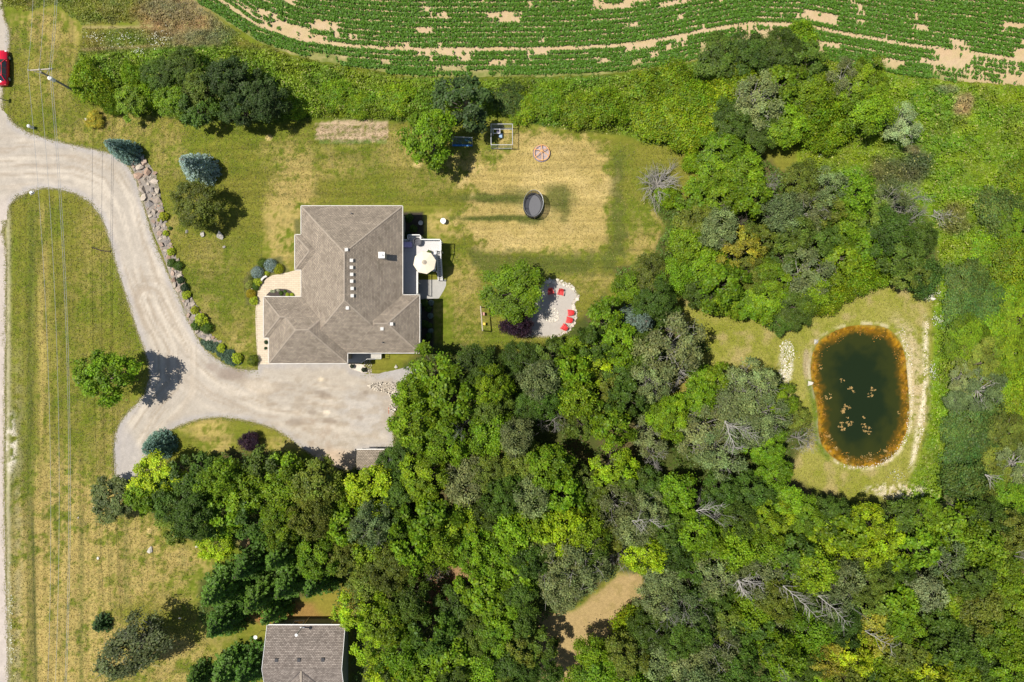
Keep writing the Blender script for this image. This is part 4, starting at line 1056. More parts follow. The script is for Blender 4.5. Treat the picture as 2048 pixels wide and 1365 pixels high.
# ================================================================ BUILDINGS
def shingle_mat(name, c1, c2, c3):
    m, nt, b = nodes(name)
    b.inputs['Roughness'].default_value = .92; b.inputs['Specular IOR Level'].default_value = .2
    uv = nt.nodes.new('ShaderNodeUVMap')
    br = nt.nodes.new('ShaderNodeTexBrick')
    br.inputs['Scale'].default_value = 1.0; br.inputs['Brick Width'].default_value = .32; br.inputs['Row Height'].default_value = .19
    br.inputs['Mortar Size'].default_value = .016; br.inputs['Mortar Smooth'].default_value = .3
    br.inputs['Color1'].default_value = (*c1, 1); br.inputs['Color2'].default_value = (*c2, 1); br.inputs['Mortar'].default_value = (*c3, 1)
    nt.links.new(uv.outputs[0], br.inputs['Vector'])
    n = nt.nodes.new('ShaderNodeTexNoise'); n.inputs['Scale'].default_value = .8; n.inputs['Detail'].default_value = 6
    n2 = nt.nodes.new('ShaderNodeTexNoise'); n2.inputs['Scale'].default_value = 7; n2.inputs['Detail'].default_value = 3
    nt.links.new(uv.outputs[0], n.inputs['Vector']); nt.links.new(uv.outputs[0], n2.inputs['Vector'])
    r = nt.nodes.new('ShaderNodeMapRange'); r.inputs[1].default_value = .3; r.inputs[2].default_value = .7; r.inputs[3].default_value = .82; r.inputs[4].default_value = 1.18
    r2 = nt.nodes.new('ShaderNodeMapRange'); r2.inputs[1].default_value = .3; r2.inputs[2].default_value = .7; r2.inputs[3].default_value = .8; r2.inputs[4].default_value = 1.2
    nt.links.new(n.outputs[0], r.inputs[0]); nt.links.new(n2.outputs[0], r2.inputs[0])
    mu = nt.nodes.new('ShaderNodeMath'); mu.operation = 'MULTIPLY'; nt.links.new(r.outputs[0], mu.inputs[0]); nt.links.new(r2.outputs[0], mu.inputs[1])
    vs = nt.nodes.new('ShaderNodeVectorMath'); vs.operation = 'SCALE'
    nt.links.new(br.outputs['Color'], vs.inputs[0]); nt.links.new(mu.outputs[0], vs.inputs['Scale'])
    nt.links.new(vs.outputs[0], b.inputs['Base Color'])
    bp = nt.nodes.new('ShaderNodeBump'); bp.inputs['Strength'].default_value = 1.0; bp.inputs['Distance'].default_value = .05; bp.invert = True
    nt.links.new(br.outputs['Fac'], bp.inputs['Height']); nt.links.new(bp.outputs[0], b.inputs['Normal'])
    return m
M['shingle'] = shingle_mat('roof_shingles', (.385,.318,.245), (.28,.23,.178), (.13,.105,.08))
M['shingle2'] = shingle_mat('brown_shingles', (.33,.28,.24), (.20,.165,.14), (.11,.09,.08))
M['cap'] = simple('ridge_cap', (.33,.275,.215), .9, var=.12, scale=4)

class Roof:
    """Hipped / gabled planes with metre-scaled UVs, drawn as one mesh."""
    def __init__(s): s.v = []; s.f = []; s.uv = []
    def face(s, pts, along):
        b = len(s.v); s.v += pts; s.f.append(list(range(b, b+len(pts))))
        p0 = Vector(pts[0]); a = Vector(along).normalized()
        n = (Vector(pts[1])-p0).cross(Vector(pts[2])-p0).normalized(); up = n.cross(a)
        if up.z < 0: up = -up
        s.uv.append([((Vector(p)-p0).dot(a)+50, (Vector(p)-p0).dot(up)+50) for p in pts])
    def build(s, name, mat, parent):
        me = bpy.data.meshes.new(name); me.from_pydata(s.v, [], s.f); me.materials.append(mat)
        ul = me.uv_layers.new(name='UVMap'); k = 0
        for poly, uvs in zip(me.polygons, s.uv):
            for li, uv in zip(poly.loop_indices, uvs): ul.data[li].uv = uv
        me.update(); return link(name, me, parent)
def hip_rect(x0, x1, y0, y1, he, p, dz=0.0):
    """Four planes of a hipped roof; x0<x1, y0<y1 in metres. Returns faces and ridge lines."""
    w, d = x1-x0, y1-y0
    he = he+dz
    if w >= d:
        r = d/2; zr = he+r*p; A = (x0+r, (y0+y1)/2, zr); B = (x1-r, (y0+y1)/2, zr)
        fs = [([(x0,y0,he),(x1,y0,he),B,A], (1,0,0)), ([(x1,y1,he),(x0,y1,he),A,B], (1,0,0)),
              ([(x0,y1,he),(x0,y0,he),A], (0,1,0)), ([(x1,y0,he),(x1,y1,he),B], (0,1,0))]
        caps = [((x0,y0,he),A),((x0,y1,he),A),((x1,y0,he),B),((x1,y1,he),B),(A,B)]
    else:
        r = w/2; zr = he+r*p; A = ((x0+x1)/2, y0+r, zr); B = ((x0+x1)/2, y1-r, zr)
        fs = [([(x0,y1,he),(x0,y0,he),A,B], (0,1,0)), ([(x1,y0,he),(x1,y1,he),B,A], (0,1,0)),
              ([(x0,y0,he),(x1,y0,he),A], (1,0,0)), ([(x1,y1,he),(x0,y1,he),B], (1,0,0))]
        caps = [((x0,y0,he),A),((x1,y0,he),A),((x0,y1,he),B),((x1,y1,he),B),(A,B)]
    return fs, caps
def ray_roof(roof, px, py):
    """Height of the roof under a photograph pixel (the roof's own planes, from the camera)."""
    d = Vector(P(px, py, 0))-Vector((0, 0, HCAM)); o = Vector((0, 0, HCAM)); best = None
    for f in roof.f:
        pts = [Vector(roof.v[i]) for i in f]
        n = (pts[1]-pts[0]).cross(pts[2]-pts[0])
        if abs(n.dot(d)) < 1e-9: continue
        t = n.dot(pts[0]-o)/n.dot(d); q = o+d*t
        ins = True; k = len(pts); sg = None
        for i in range(k):
            a, b = pts[i], pts[(i+1) % k]
            c = (b.x-a.x)*(q.y-a.y)-(b.y-a.y)*(q.x-a.x)
            if sg is None: sg = c > 0
            elif (c > 0) != sg: ins = False
        if ins and (best is None or q.z > best.z): best = q
    return best

HE = 5.3
house = empty('house', (0, 0, 0), 0, 'large house with a grey-brown shingled hip roof in the middle left', 'house')
def hx(px, h=HE): return P(px, 0, h)[0]
def hy(py, h=HE): return P(0, py, h)[1]
R_ = Roof(); pit = .62
rects = [('main', 602.5, 805, 412.5, 706, 0), ('east', 700, 839, 590.5, 706.4, .004), ('garage', 538, 695, 594.3, 727, .008), ('west', 527.5, 640, 594, 676, .012), ('bay', 590, 680, 470, 540, .016)]
for nm, a, b, c, d, dz in rects:
    fs, caps = hip_rect(hx(a), hx(b), hy(d), hy(c), HE, pit, dz)
    capmb = MB()
    for pts, al in fs: R_.face(pts, al)
    keep = {'main': ((0,.0,0,.0),(1,0,.0,0)), 'east': (), 'garage': (), 'west': (), 'bay': ()}
    spans = {'main': {0: (.568,1), 1: (.568,1), 2: (0,1), 3: (0,1), 4: (0,1)}, 'east': {2: (0,1), 3: (0,1), 4: (.0,1)},
             'garage': {0: (0,1), 1: (.62,1), 3: (0,1), 4: (0,1), 2: (0,1)}, 'west': {0: (0,1), 1: (0,1), 4: (0,.3)}, 'bay': {0: (0,1), 1: (0,1)}}[nm]
    for ci, (p, q) in enumerate(caps):
        if ci not in spans: continue
        p, q = Vector(p), Vector(q); t0, t1 = spans[ci]
        K_ = 12
        for k in range(K_):
            u0 = t0+(t1-t0)*k/K_; u1 = t0+(t1-t0)*(k+1)/K_; mid = p.lerp(q, (u0+u1)/2)
            hid = False
            for nm2, a2, b2, c2, d2, _z in rects:
                if nm2 == nm: continue
                X0, X1, Y0, Y1 = hx(a2), hx(b2), hy(d2), hy(c2)
                if X0 < mid.x < X1 and Y0 < mid.y < Y1:
                    if HE+pit*min(mid.x-X0, X1-mid.x, mid.y-Y0, Y1-mid.y) > mid.z-.03: hid = True
            if hid:
                if capmb.v: capmb.build('ridge_cap', M['cap'], house); capmb = MB()
            else: capmb.bar(p.lerp(q, u0)+Vector((0,0,.015)), p.lerp(q, u1)+Vector((0,0,.012)), .16, .02)
        if capmb.v: capmb.build('ridge_cap', M['cap'], house); capmb = MB()
R_.build('roof', M['shingle'], house)
# outline of the eaves, walls 0.5 m inside it
OUT = [(602.5,412.5),(805,412.5),(805,590.5),(839,590.5),(839,706.2),(695,706.2),(695,727),(538,727),(538,676),(527.5,676),(527.5,594.2),(602.5,594.2),(602.5,540),(590,540),(590,470),(602.5,470)]
ow = [(hx(x), hy(y)) for x, y in OUT]
gut = MB(); sof = MB()
n = len(ow)
ar = sum(ow[i][0]*ow[(i+1) % n][1]-ow[(i+1) % n][0]*ow[i][1] for i in range(n))
for i in range(n):
    a, b = Vector(ow[i]+(0,)), Vector(ow[(i+1) % n]+(0,))
    d = (b-a).normalized(); o = Vector((d.y, -d.x, 0))*(1 if ar > 0 else -1)
    e = .038
    gut.bar(a+o*e-d*.0+Vector((0, 0, HE-.02)), b+o*e+d*.0+Vector((0, 0, HE-.02)), .075, .12)
gut.build('gutter', simple('gutter_paint', (.56,.54,.49), .5, var=.15, scale=3), house)
# walls: inset polygon
def inset(pts, k):
    n = len(pts); out = []
    s = 1 if sum(pts[i][0]*pts[(i+1)%n][1]-pts[(i+1)%n][0]*pts[i][1] for i in range(n)) > 0 else -1
    for i in range(n):
        p0, p1, p2 = Vector(pts[i-1]), Vector(pts[i]), Vector(pts[(i+1) % n])
        d1 = (p1-p0).normalized(); d2 = (p2-p1).normalized()
        n1 = Vector((-d1.y, d1.x))*s; n2 = Vector((-d2.y, d2.x))*s
        out.append(tuple(p1+(n1+n2)*k/(1+n1.dot(n2)+1e-6)))
    return out
win = inset(ow, .45)
wl = MB(); wl.prism(win, 0, HE-.10); wl.build('wall', M['siding'], house)
s2 = MB(); s2.prism(inset(ow, .01), HE-.095, HE-.075); s2.build('soffit', M['white'], house)
def window_on(house_, x, y, nx_, ny_, w, z0, z1, nm='window'):
    """Window standing proud of a wall whose outward normal is (nx_, ny_)."""
    t = Vector((-ny_, nx_, 0)); nrm = Vector((nx_, ny_, 0)); c = Vector((x, y, 0))
    fr = MB()
    for s in (-1, 1):
        fr.bar(c+t*s*w/2+nrm*.03+Vector((0,0,z0)), c+t*s*w/2+nrm*.03+Vector((0,0,z1)), .08, .08, up=tuple(nrm))
    for z in (z0, z1):
        fr.bar(c-t*(w/2+.04)+nrm*.03+Vector((0,0,z)), c+t*(w/2+.04)+nrm*.03+Vector((0,0,z)), .08, .08)
    f = fr.build(nm, M['white'], house_)
    g_ = MB(); g_.bar(c-t*w/2+nrm*.02+Vector((0,0,(z0+z1)/2)), c+t*w/2+nrm*.02+Vector((0,0,(z0+z1)/2)), .03, z1-z0)
    g_.build('pane', M['glass_dark'], f)
ex = hx(805)-.45
for yy in (430, 455): window_on(house, ex, hy(yy), 1, 0, 1.3, 3.2, 4.6)
for yy in (500, 530, 560): window_on(house, ex, hy(yy), 1, 0, 1.8, 2.7, 4.8)
for yy in (610, 645, 685): window_on(house, hx(839)-.45, hy(yy), 1, 0, 1.4, 3.0, 4.5)
for yy in (615, 650, 690): window_on(house, hx(839)-.45, hy(yy), 1, 0, 1.4, .8, 2.0)
for xx in (640, 690, 750): window_on(house, hx(xx), hy(412.5)-.45, 0, 1, 1.4, 2.8, 4.4)
for xx in (750, 790, 820): window_on(house, hx(xx), hy(706.2)+.45, 0, -1, 1.3, 2.8, 4.3)
for xx in (577, 648):
    gd = MB()
    for k in range(4): gd.box(hx(xx)-1.9, hx(xx)+1.9, hy(727)+.39, hy(727)+.45, .02+k*.62, .02+k*.62+.59)
    gd.build('garage_door', M['white'], house)
for yy in (450, 620, 655): window_on(house, hx(602.5 if yy < 500 else 527.5)+.45, hy(yy), -1, 0, 1.5, 2.6, 4.3)
dd = MB(); dd.box(hx(602.5)+.38, hx(602.5)+.45, hy(575)-.5, hy(575)+.5, .05, 2.2); dd.build('front_door', M['wood'], house)
# roof furniture
vm = MB(); vm.box(-.17, .17, -.17, .17, 0, .22); vm.box(-.20, .20, -.20, .20, .22, .26)
vmesh = vm.mesh('roof_vent', simple('vent_paint', (.56,.54,.50), .6))
for (px, py) in ((693.5,498.5),(703.5,520),(703.5,534),(704,548),(704,561.5),(705,576),(705,590.5),(695.5,615),(783.5,647),(764.5,656.5)):
    q = ray_roof(R_, px, py+1.5)
    if q: link('roof_vent', vmesh, house, loc=(q.x, q.y, q.z-.06))
ch = MB(); q = ray_roof(R_, 764, 513); cz_ = q.z+1.45
cxy = P(763, 510.5, cz_)
ch.box(cxy[0]-.33, cxy[0]+.33, cxy[1]-.33, cxy[1]+.33, q.z-.8, cz_-.12); ch.build('chimney', M['siding'], house)
cc = MB(); cc.box(cxy[0]-.38, cxy[0]+.38, cxy[1]-.38, cxy[1]+.38, cz_-.12, cz_); cc.build('chimney_cap', M['white'], house)
ck = MB(); ck.tube((cxy[0]+.15, cxy[1]-.02, cz_), (cxy[0]+.15, cxy[1]-.02, cz_+.22), .07, n=8); ck.build('flue', M['dark'], house)
pm = MB(); pm.tube((0, 0, -.1), (0, 0, .4), .09, n=8); pmesh = pm.mesh('vent_pipe', M['dark'])
for (px, py) in ((704,428),(766.5,685.5)):
    q = ray_roof(R_, px, py)
    if q: link('vent_pipe', pmesh, house, loc=tuple(q))
# side porch under the south notch
sp = MB()
def PB(mb, x0, x1, y0, y1, z0, z1, mi=0):
    """box from photograph pixels (at its own top height)"""
    a = P(x0, y1, z1); b = P(x1, y0, z1); mb.box(a[0], b[0], a[1], b[1], z0, z1, mi)
sp.prism([P(x, y, .9)[:2] for x, y in ((695,707),(762,707),(762,717),(735,717),(722,726),(695,726))], 0, .9)
sp.build('side_porch', M['concrete'], house)
rl = MB()
for a, b in (((722,726.5),(734,718.5)),((734,718.5),(762,718)),((762,718),(762,708))):
    pa, pb = P(*a, 1.85), P(*b, 1.85); rl.bar(pa, pb, .05, .05)
    for f in (0, .5, 1): pp = Vector(pa).lerp(Vector(pb), f); rl.bar((pp.x, pp.y, .9), pp, .05, .05)
rl.build('porch_railing', M['white'], house)

# deck ------------------------------------------------------------------------------
DH = 2.45
deck = empty('deck', (0, 0, 0), 0, 'pale raised wooden deck with railings against the east side of the house', 'deck')
bm_ = MB()
def D(x, y, h=DH): return P(x, y, h)
def board_rows(x0, x1, y0, y1):
    a = D(x0, y1); b = D(x1, y0); y = a[1]
    while y < b[1]-.02:
        bm_.box(a[0], b[0], y, min(y+.132, b[1]), DH-.03, DH); y += .145
board_rows(806, 882, 481, 502.5); board_rows(806, 872, 502.5, 543); board_rows(818, 842.5, 472, 481); board_rows(806, 835.5, 543, 588)
M['deck'] = simple('deck_boards', (.60,.575,.56), .75, var=.10, scale=7)
ob = bm_.build('floor_boards', M['deck'], deck); ob['kind'] = 'stuff'
dj = MB()
for (x0, x1, y0, y1) in ((806.5,881.5,481.5,502),(806.5,871.5,502,542.5),(819,842,473,481.5),(806.5,835,542.5,587.5)):
    a = D(x0, y1); b = D(x1, y0); dj.box(a[0], b[0], a[1], b[1], DH-.28, DH-.04)
dj.build('deck_frame', M['wood'], deck)
ps = MB()
for (x, y) in ((819,473),(842,473),(881.5,482),(881.5,502),(872,543),(835,543),(835,587),(835,565)):
    a = D(x, y); ps.box(a[0]-.07, a[0]+.07, a[1]-.07, a[1]+.07, 0, DH-.05)
ps.build('deck_post', M['white'], deck)
def railing(pts, z0=DH, top=.98, name='railing', slope=None):
    mb = MB()
    for i in range(len(pts)-1):
        a, b = Vector(pts[i]), Vector(pts[i+1])
        ta, tb = a+Vector((0,0,top)), b+Vector((0,0,top))
        mb.bar(ta, tb, .10, .05); mb.bar(a+Vector((0,0,.12)), b+Vector((0,0,.12)), .05, .05)
        L = (b-a).length; k = max(2, int(L/.14))
        for j in range(k+1):
            p = a.lerp(b, j/k); mb.bar(p+Vector((0,0,.12)), p+Vector((0,0,top)), .022, .022)
        for p in (a, b): mb.bar(p, p+Vector((0,0,top+.05)), .10, .10)
    return mb.build(name, M['white'], deck)
railing([D(806,482.2), D(818,482.2)]); railing([D(818,482), D(818,472.5), D(842.5,472.5), D(842.5,481)])
railing([D(842.5,481.5), D(882.5,481.5), D(882.5,503)]); railing([D(871.7,503.5), D(871.7,543.5), D(836,543.5), D(836,588.5)])
# stairs going down the photograph from y=503 to y=562
st = MB(); NS = 13
ya = D(0, 503)[1]; yb = P(0, 562, 0)[1]; xa = D(874, 0)[0]; xb = D(882, 0)[0]
for i in range(NS):
    f = (i+.5)/NS; y = ya+(yb-ya)*f; z = DH*(1-(i+1)/(NS+0.0))
    st.box(xa+.03, xb-.03, y-.13, y+.13, max(z, .02), max(z, .02)+.045)
st.build('stair_treads', M['deck'], deck)
for x in (xa, xb):
    m2 = MB(); m2.bar((x, ya, DH-.12), (x, yb, .05), .05, .26); m2.build('stringer', M['white'], deck)
    railing([(x, ya, DH-.02), (x, yb, .02)], name='stair_railing')

# lower-left house -----------------------------------------------------------------
H2 = 2.9
M['dark_flash'] = simple('valley_flashing', (.07,.06,.055), .8)
nh = empty('house', (0, 0, 0), 0, 'brown shingled gable roof house at the bottom edge, partly under trees', 'house')
def n2(px, py, h=H2): return P(px, py, h)
R2 = Roof()
x0, x1 = n2(534, 0)[0], n2(690.5, 0)[0]; yn = n2(0, 1250.5)[1]; ys_ = n2(0, 1400)[1]; yr = (yn+ys_)/2; pr2 = .38; zr = H2+(yn-ys_)/2*pr2
R2.face([(x1,yn,H2),(x0,yn,H2),(x0,yr,zr),(x1,yr,zr)], (1,0,0)); R2.face([(x0,ys_,H2),(x1,ys_,H2),(x1,yr,zr),(x0,yr,zr)], (1,0,0))
gx0, gx1 = n2(540, 0)[0], n2(672, 0)[0]; gxm = P(602, 0, zr-.1)[0]; gz = zr-.10
gs = n2(0, 1470)[1]
hw = (gx1-gx0)/2; pg = (gz-H2)/hw
R2.face([(gx0,gs,H2+.006),(gxm,gs,gz),(gxm,yr,gz),(gx0,yr,H2+.006)], (0,1,0)); R2.face([(gxm,gs,gz),(gx1,gs,H2+.006),(gx1,yr,H2+.006),(gxm,yr,gz)], (0,1,0))
R2.build('roof', M['shingle2'], nh)
def vz(x): return gz-abs(x-gxm)*pg
for gx_ in (gx0, gx1):
    yv = yr-(zr-vz(gx_))/pr2; ya_ = yr-(zr-gz)/pr2
    vb = MB(); vb.bar((gxm, ya_, gz+.02), (gx_, yv, vz(gx_)+.02), .13, .03); vb.build('valley_flashing', M['dark_flash'], nh)
rc_ = MB(); rc_.bar((gxm, gs, gz+.015), (gxm, ya_, gz+.015), .2, .03); rc_.build('ridge_cap', M['cap'], nh)
w2 = MB(); w2.prism([(x0+.3, ys_+.4), (x1-.3, ys_+.4), (x1-.3, yn-.3), (x0+.3, yn-.3)], 0, H2-.1)
w2.prism([(gx0+.4, gs+.4), (gx1-.4, gs+.4), (gx1-.4, yr), (gx0+.4, yr)], 0, H2-.12); w2.build('wall', M['green_siding'], nh)
gb = MB()
for xx, s in ((x0+.3, 1), (x1-.3, -1)):
    gb.add([(xx, ys_+.4, H2-.1), (xx, yn-.3, H2-.1), (xx, yr, zr-.12), (xx+.1*s, ys_+.4, H2-.1), (xx+.1*s, yn-.3, H2-.1), (xx+.1*s, yr, zr-.12)], [(0,1,2),(5,4,3),(0,3,4,1),(1,4,5,2),(2,5,3,0)])
gb.build('gable_wall', M['green_siding'], nh)
g2 = MB(); g2.bar((x0, yn+.05, H2-.03), (x1, yn+.05, H2-.03), .11, .12); g2.build('gutter', M['white'], nh)
g3 = MB()
for xx in (x0, x1): g3.bar((xx, yn, H2-.02), (xx, yr, zr-.02), .05, .14); g3.bar((xx, ys_, H2-.02), (xx, yr, zr-.02), .05, .14)
g3.build('bargeboard', M['white'], nh)
window_on(nh, n2(668, 0)[0], yn-.3, 0, 1, 1.2, .9, 2.1)
window_on(nh, n2(590, 0)[0], yn-.3, 0, 1, 1.2, .9, 2.1)
vm2 = MB(); vm2.box(-.2, .2, -.22, .22, 0, .16); vm2m = vm2.mesh('roof_vent', M['dark'])
for (px, py) in ((553,1320.5),(598,1320),(646,1319.5)):
    q = ray_roof(R2, px, py)
    if q: link('roof_vent', vm2m, nh, loc=(q.x, q.y, q.z-.04))
stk = MB(); sx, sy, _ = P(613, 1243, 1.2); stk.tube((sx, sy, 0), (sx, sy, 5.4), .07, n=8); stk.bar((sx, sy, H2+.1), (sx, sy-.5, H2+.1), .6, .05); stk.build('flue_pipe', M['steel'], nh)
stc = MB(); stc.lathe([(.02, 0), (.20, .02), (.20, .12), (.03, .2)], (sx, sy, 5.38), 12); stc.build('flue_cap', M['white'], nh)
sat = empty('satellite_dish', P(522, 1262, 0.1), 0, 'small white dish on a bracket at the corner of the brown-roofed house', 'satellite dish')
sm = MB(); sm.tube((0, 0, 0), (0, 0, 1.9), .035); sm.build('mast', M['steel'], sat)
sm = MB(); sm.lathe([(.02, 0), (.16, .05), (.26, .14), (.24, .15), (.02, .03)], (0, 0, 1.9), 14); sm.build('dish', M['white'], sat, rot=(0, 0, 0))

# small shed ------------------------------------------------------------------------
shed = empty('shed', (0, 0, 0), 0, 'small shed with a grey-brown roof at the foot of the gravel parking area', 'shed')
sh = 2.5; a = P(714, 940, sh); b = P(769, 899.5, sh); ym = (a[1]+b[1])/2; R3 = Roof(); zt = sh+(b[1]-a[1])/2*.35
R3.face([(b[0],b[1],sh),(a[0],b[1],sh),(a[0],ym,zt),(b[0],ym,zt)], (1,0,0)); R3.face([(a[0],a[1],sh),(b[0],a[1],sh),(b[0],ym,zt),(a[0],ym,zt)], (1,0,0))
R3.build('roof', M['shingle'], shed)
w3 = MB(); w3.box(a[0]+.2, b[0]-.2, a[1]+.2, b[1]-.2, 0, sh-.05); w3.build('wall', M['siding'], shed)
g4 = MB(); g4.bar((a[0], b[1]+.04, sh-.03), (b[0], b[1]+.04, sh-.03), .08, .1); g4.build('fascia', M['white'], shed)
d3 = MB(); d3.box(a[0]+.8, a[0]+2.2, b[1]-.20, b[1]-.15, .03, 2.0); d3.build('door', M['white'], shed)
ls = MB(); c1 = P(770, 903, 1.9); c2 = P(786, 898, 1.9); ls.box(c1[0], c2[0], c1[1]-1.5, c2[1], 1.84, 1.9)
lw = empty('lean_to', (0, 0, 0), 0, 'dark flat lean-to roof on the right side of the small shed', 'lean-to')
ls.build('roof_panel', M['dark'], lw)
lp = MB()
for x in (c1[0]+.05, c2[0]-.05): lp.bar((x, c2[1]-.05, 0), (x, c2[1]-.05, 1.84), .08, .08); lp.bar((x, c1[1]-1.45, 0), (x, c1[1]-1.45, 1.84), .08, .08)
lp.build('post', M['wood'], lw)

# ================================================================ VEHICLE
def car():
    e = empty('car', P(1.2, 135.5, .7)[:2]+(0.018,), 0, 'bright red car driving on the gravel road at the left edge', 'car')
    # sections along y (front = +y): (y, half width, z bottom, z shoulder, roof half width or None, roof z)
    L = 2.33
    ys_s = [-2.33,-2.25,-2.0,-1.5,-.9,-.2,.5,1.0,1.5,1.95,2.2,2.33]
    hw_ = [.60,.76,.87,.91,.92,.92,.92,.91,.89,.84,.74,.58]
    zs = [.62,.80,.88,.90,.91,.91,.90,.88,.82,.74,.66,.56]
    vs = []; fs = []
    NP = 9
    for y, w, z in zip(ys_s, hw_, zs):
        for (fx, fz) in ((-.9,.0),(-1,.18),(-1,.62),(-.93,.93),(0,1.03),(.93,.93),(1,.62),(1,.18),(.9,.0)):
            vs.append((fx*w, y, .24+fz*(z-.24)))
    for i in range(len(ys_s)-1):
        for j in range(NP):
            fs.append((i*NP+j, i*NP+(j+1) % NP, (i+1)*NP+(j+1) % NP, (i+1)*NP+j))
    fs.append(tuple(range(NP))[::-1]); fs.append(tuple(range((len(ys_s)-1)*NP, len(ys_s)*NP)))
    mb = MB(); mb.add(vs, fs)
    M['car_paint'] = simple('red_car_paint', (.56,.008,.03), .22, var=.02, spec=.6)
    o = mb.build('body', M['car_paint'], e, smooth=True)
    # cabin
    cab = [(-1.75,.62,.90),(-1.15,.56,1.36),(.15,.56,1.42),(.95,.66,.92)]
    def ringc(y, w, z, wb, zb): return [(-wb, y, zb), (-w, y, z), (w, y, z), (wb, y, zb)]
    rw, rf = (-1.15,.58,1.38), (.15,.60,1.42)
    # glasshouse sides as pillars+glass
    gl = MB()
    def quad(m, pts): m.add(pts, [(0,1,2,3)])
    ws = MB(); quad(ws, [(-.72,1.02,.90),(.72,1.02,.90),(.58,.32,1.40),(-.58,.32,1.40)]); ws.build('windscreen', M['glass_dark'], e)
    rwm = MB(); quad(rwm, [(.70,-1.85,.93),(-.70,-1.85,.93),(-.55,-1.22,1.37),(.55,-1.22,1.37)]); rwm.build('rear_window', M['glass_dark'], e)
    for s in (-1, 1):
        sw = MB()
        for (ya, yb) in ((-1.70,-1.05),(-.98,-.25),(-.18,.88)):
            za = lambda y: 1.36 if -1.2 < y < .35 else (1.36-(y-.35)*.75 if y > 0 else 1.36+(y+1.2)*.75)
            quad(sw, [(s*.86, ya, .92), (s*.86, yb, .92), (s*.615, min(yb, .38), za(min(yb, .38))), (s*.615, max(ya, -1.25), za(max(ya, -1.25)))][::s])
        sw.build('side_window', M['glass_dark'], e)
        pl_ = MB()
        for y in (-1.02,-.21): pl_.bar((s*.862, y, .92), (s*.617, y, 1.365), .06, .012)
        pl_.bar((s*.60, -1.25, 1.38), (s*.60, .36, 1.40), .09, .04); pl_.bar((s*.60, .36, 1.40), (s*.80, 1.05, .90), .08, .03); pl_.bar((s*.60, -1.25, 1.38), (s*.78, -1.9, .92), .10, .03)
        pl_.build('pillar', M['car_paint'], e)
        mr = MB(); mr.box(min(s*.92, s*1.06), max(s*.92, s*1.06), .72, .84, .88, 1.02); mr.build('wing_mirror', M['car_paint'], e)
        hl = MB(); hl.box(min(s*.5, s*.74), max(s*.5, s*.74), 2.12, 2.27, .58, .66); hl.build('headlight', M['white'], e)
        tl = MB(); tl.box(min(s*.5, s*.74), max(s*.5, s*.74), -2.31, -2.2, .66, .74); tl.build('tail_light', M['red'], e)
        for y in (-1.42, 1.40):
            wh = MB(); wh.tube((s*.70, y, .32), (s*.93, y, .32), .32, n=18); w_ = wh.build('wheel', M['black_rubber'], e)
            rm = MB(); rm.tube((s*.90, y, .32), (s*.94, y, .32), .20, n=12); rm.build('rim', M['steel'], w_)
    rf_ = MB(); rf_.add([(-.58,.32,1.40),(.58,.32,1.40),(.60,-.4,1.45),(-.60,-.4,1.45),(.55,-1.22,1.38),(-.55,-1.22,1.38)], [(0,3,2,1),(3,5,4,2)])
    rf_.build('sunroof', M['glass_dark'], e)
    cr = MB(); cr.box(-.60,.60,-1.30,-1.18,1.34,1.395); cr.box(-.60,.60,.26,.36,1.37,1.42); cr.build('roof_edge', M['car_paint'], e)
car()

# ================================================================ ROADSIDE POLE AND WIRES
PH = 7.6
tx, ty, _ = P(81, 144, PH)
pole = empty('utility_pole', (tx, ty, 0), 0, 'wooden utility pole with a crossarm and white transformer beside the road', 'utility pole')
pmb = MB(); pmb.tube((0,0,-.2), (0,0,PH), .16, .11, 10); M['pole_wood'] = simple('pole_wood', (.26,.23,.20), .85, var=.15)
pmb.build('post', M['pole_wood'], pole)
a = Vector(P(57, 141.5, PH-.15))-Vector((tx, ty, 0)); b = Vector(P(106, 138, PH-.15))-Vector((tx, ty, 0))
arm = MB(); arm.bar(a, b, .13, .13); arm.build('crossarm', M['wood'], pole)
for f in (.03, .48, .90, .98):
    p = a.lerp(b, f); im = MB(); im.lathe([(.03,0),(.06,.04),(.06,.14),(.02,.2)], (p.x, p.y, p.z+.06), 8); im.build('insulator', M['white'], pole)
tr_ = Vector(P(100.5, 157, PH-1.3))-Vector((tx, ty, 0))
tm = MB(); tm.lathe([(.02,-.75),(.24,-.72),(.24,.10),(.26,.10),(.26,.16),(.06,.24)], tuple(tr_), 14); tm.bar(tr_+Vector((0,0,-.3)), (0,0,tr_.z-.3), .06, .08); tm.build('transformer', M['white'], pole)
sb = MB(); sb.bar((0,0,PH-1.0), Vector((a.x*.6, a.y*.6, PH-.2)), .04, .04); sb.bar((0,0,PH-1.0), Vector((b.x*.6, b.y*.6, PH-.2)), .04, .04); sb.build('brace', M['steel'], pole)
M['wire'] = simple('power_wire', (.50,.50,.48), .5, .2)
wl_ = (('leftmost', 57.5, 95, .02), ('second from left', 80, 110, .48), ('third from left', 102, 129, .90), ('rightmost', 106, 132, .98))
for nm, px0, px1, f in wl_:
    p = a.lerp(b, f); p0 = Vector((tx+p.x, ty+p.y, p.z+.22))
    mb = MB()
    end = Vector(P(px1, 1385, PH-.4)); up_ = Vector(P(px0+9, -20, PH-.9))
    for (s_, e_, sag, k) in ((p0, end, 2.0, 26), (p0, up_, .15, 6)):
        prev = s_
        for i in range(1, k+1):
            t = i/k; q = s_.lerp(e_, t); q.z -= sag*4*t*(1-t)
            mb.tube(prev, q, .020, n=4, cap=False); prev = q
    tag(mb.build('power_line', M['wire']), '%s of the power lines running down over the left verge' % nm, 'power line', 'power lines along the road')

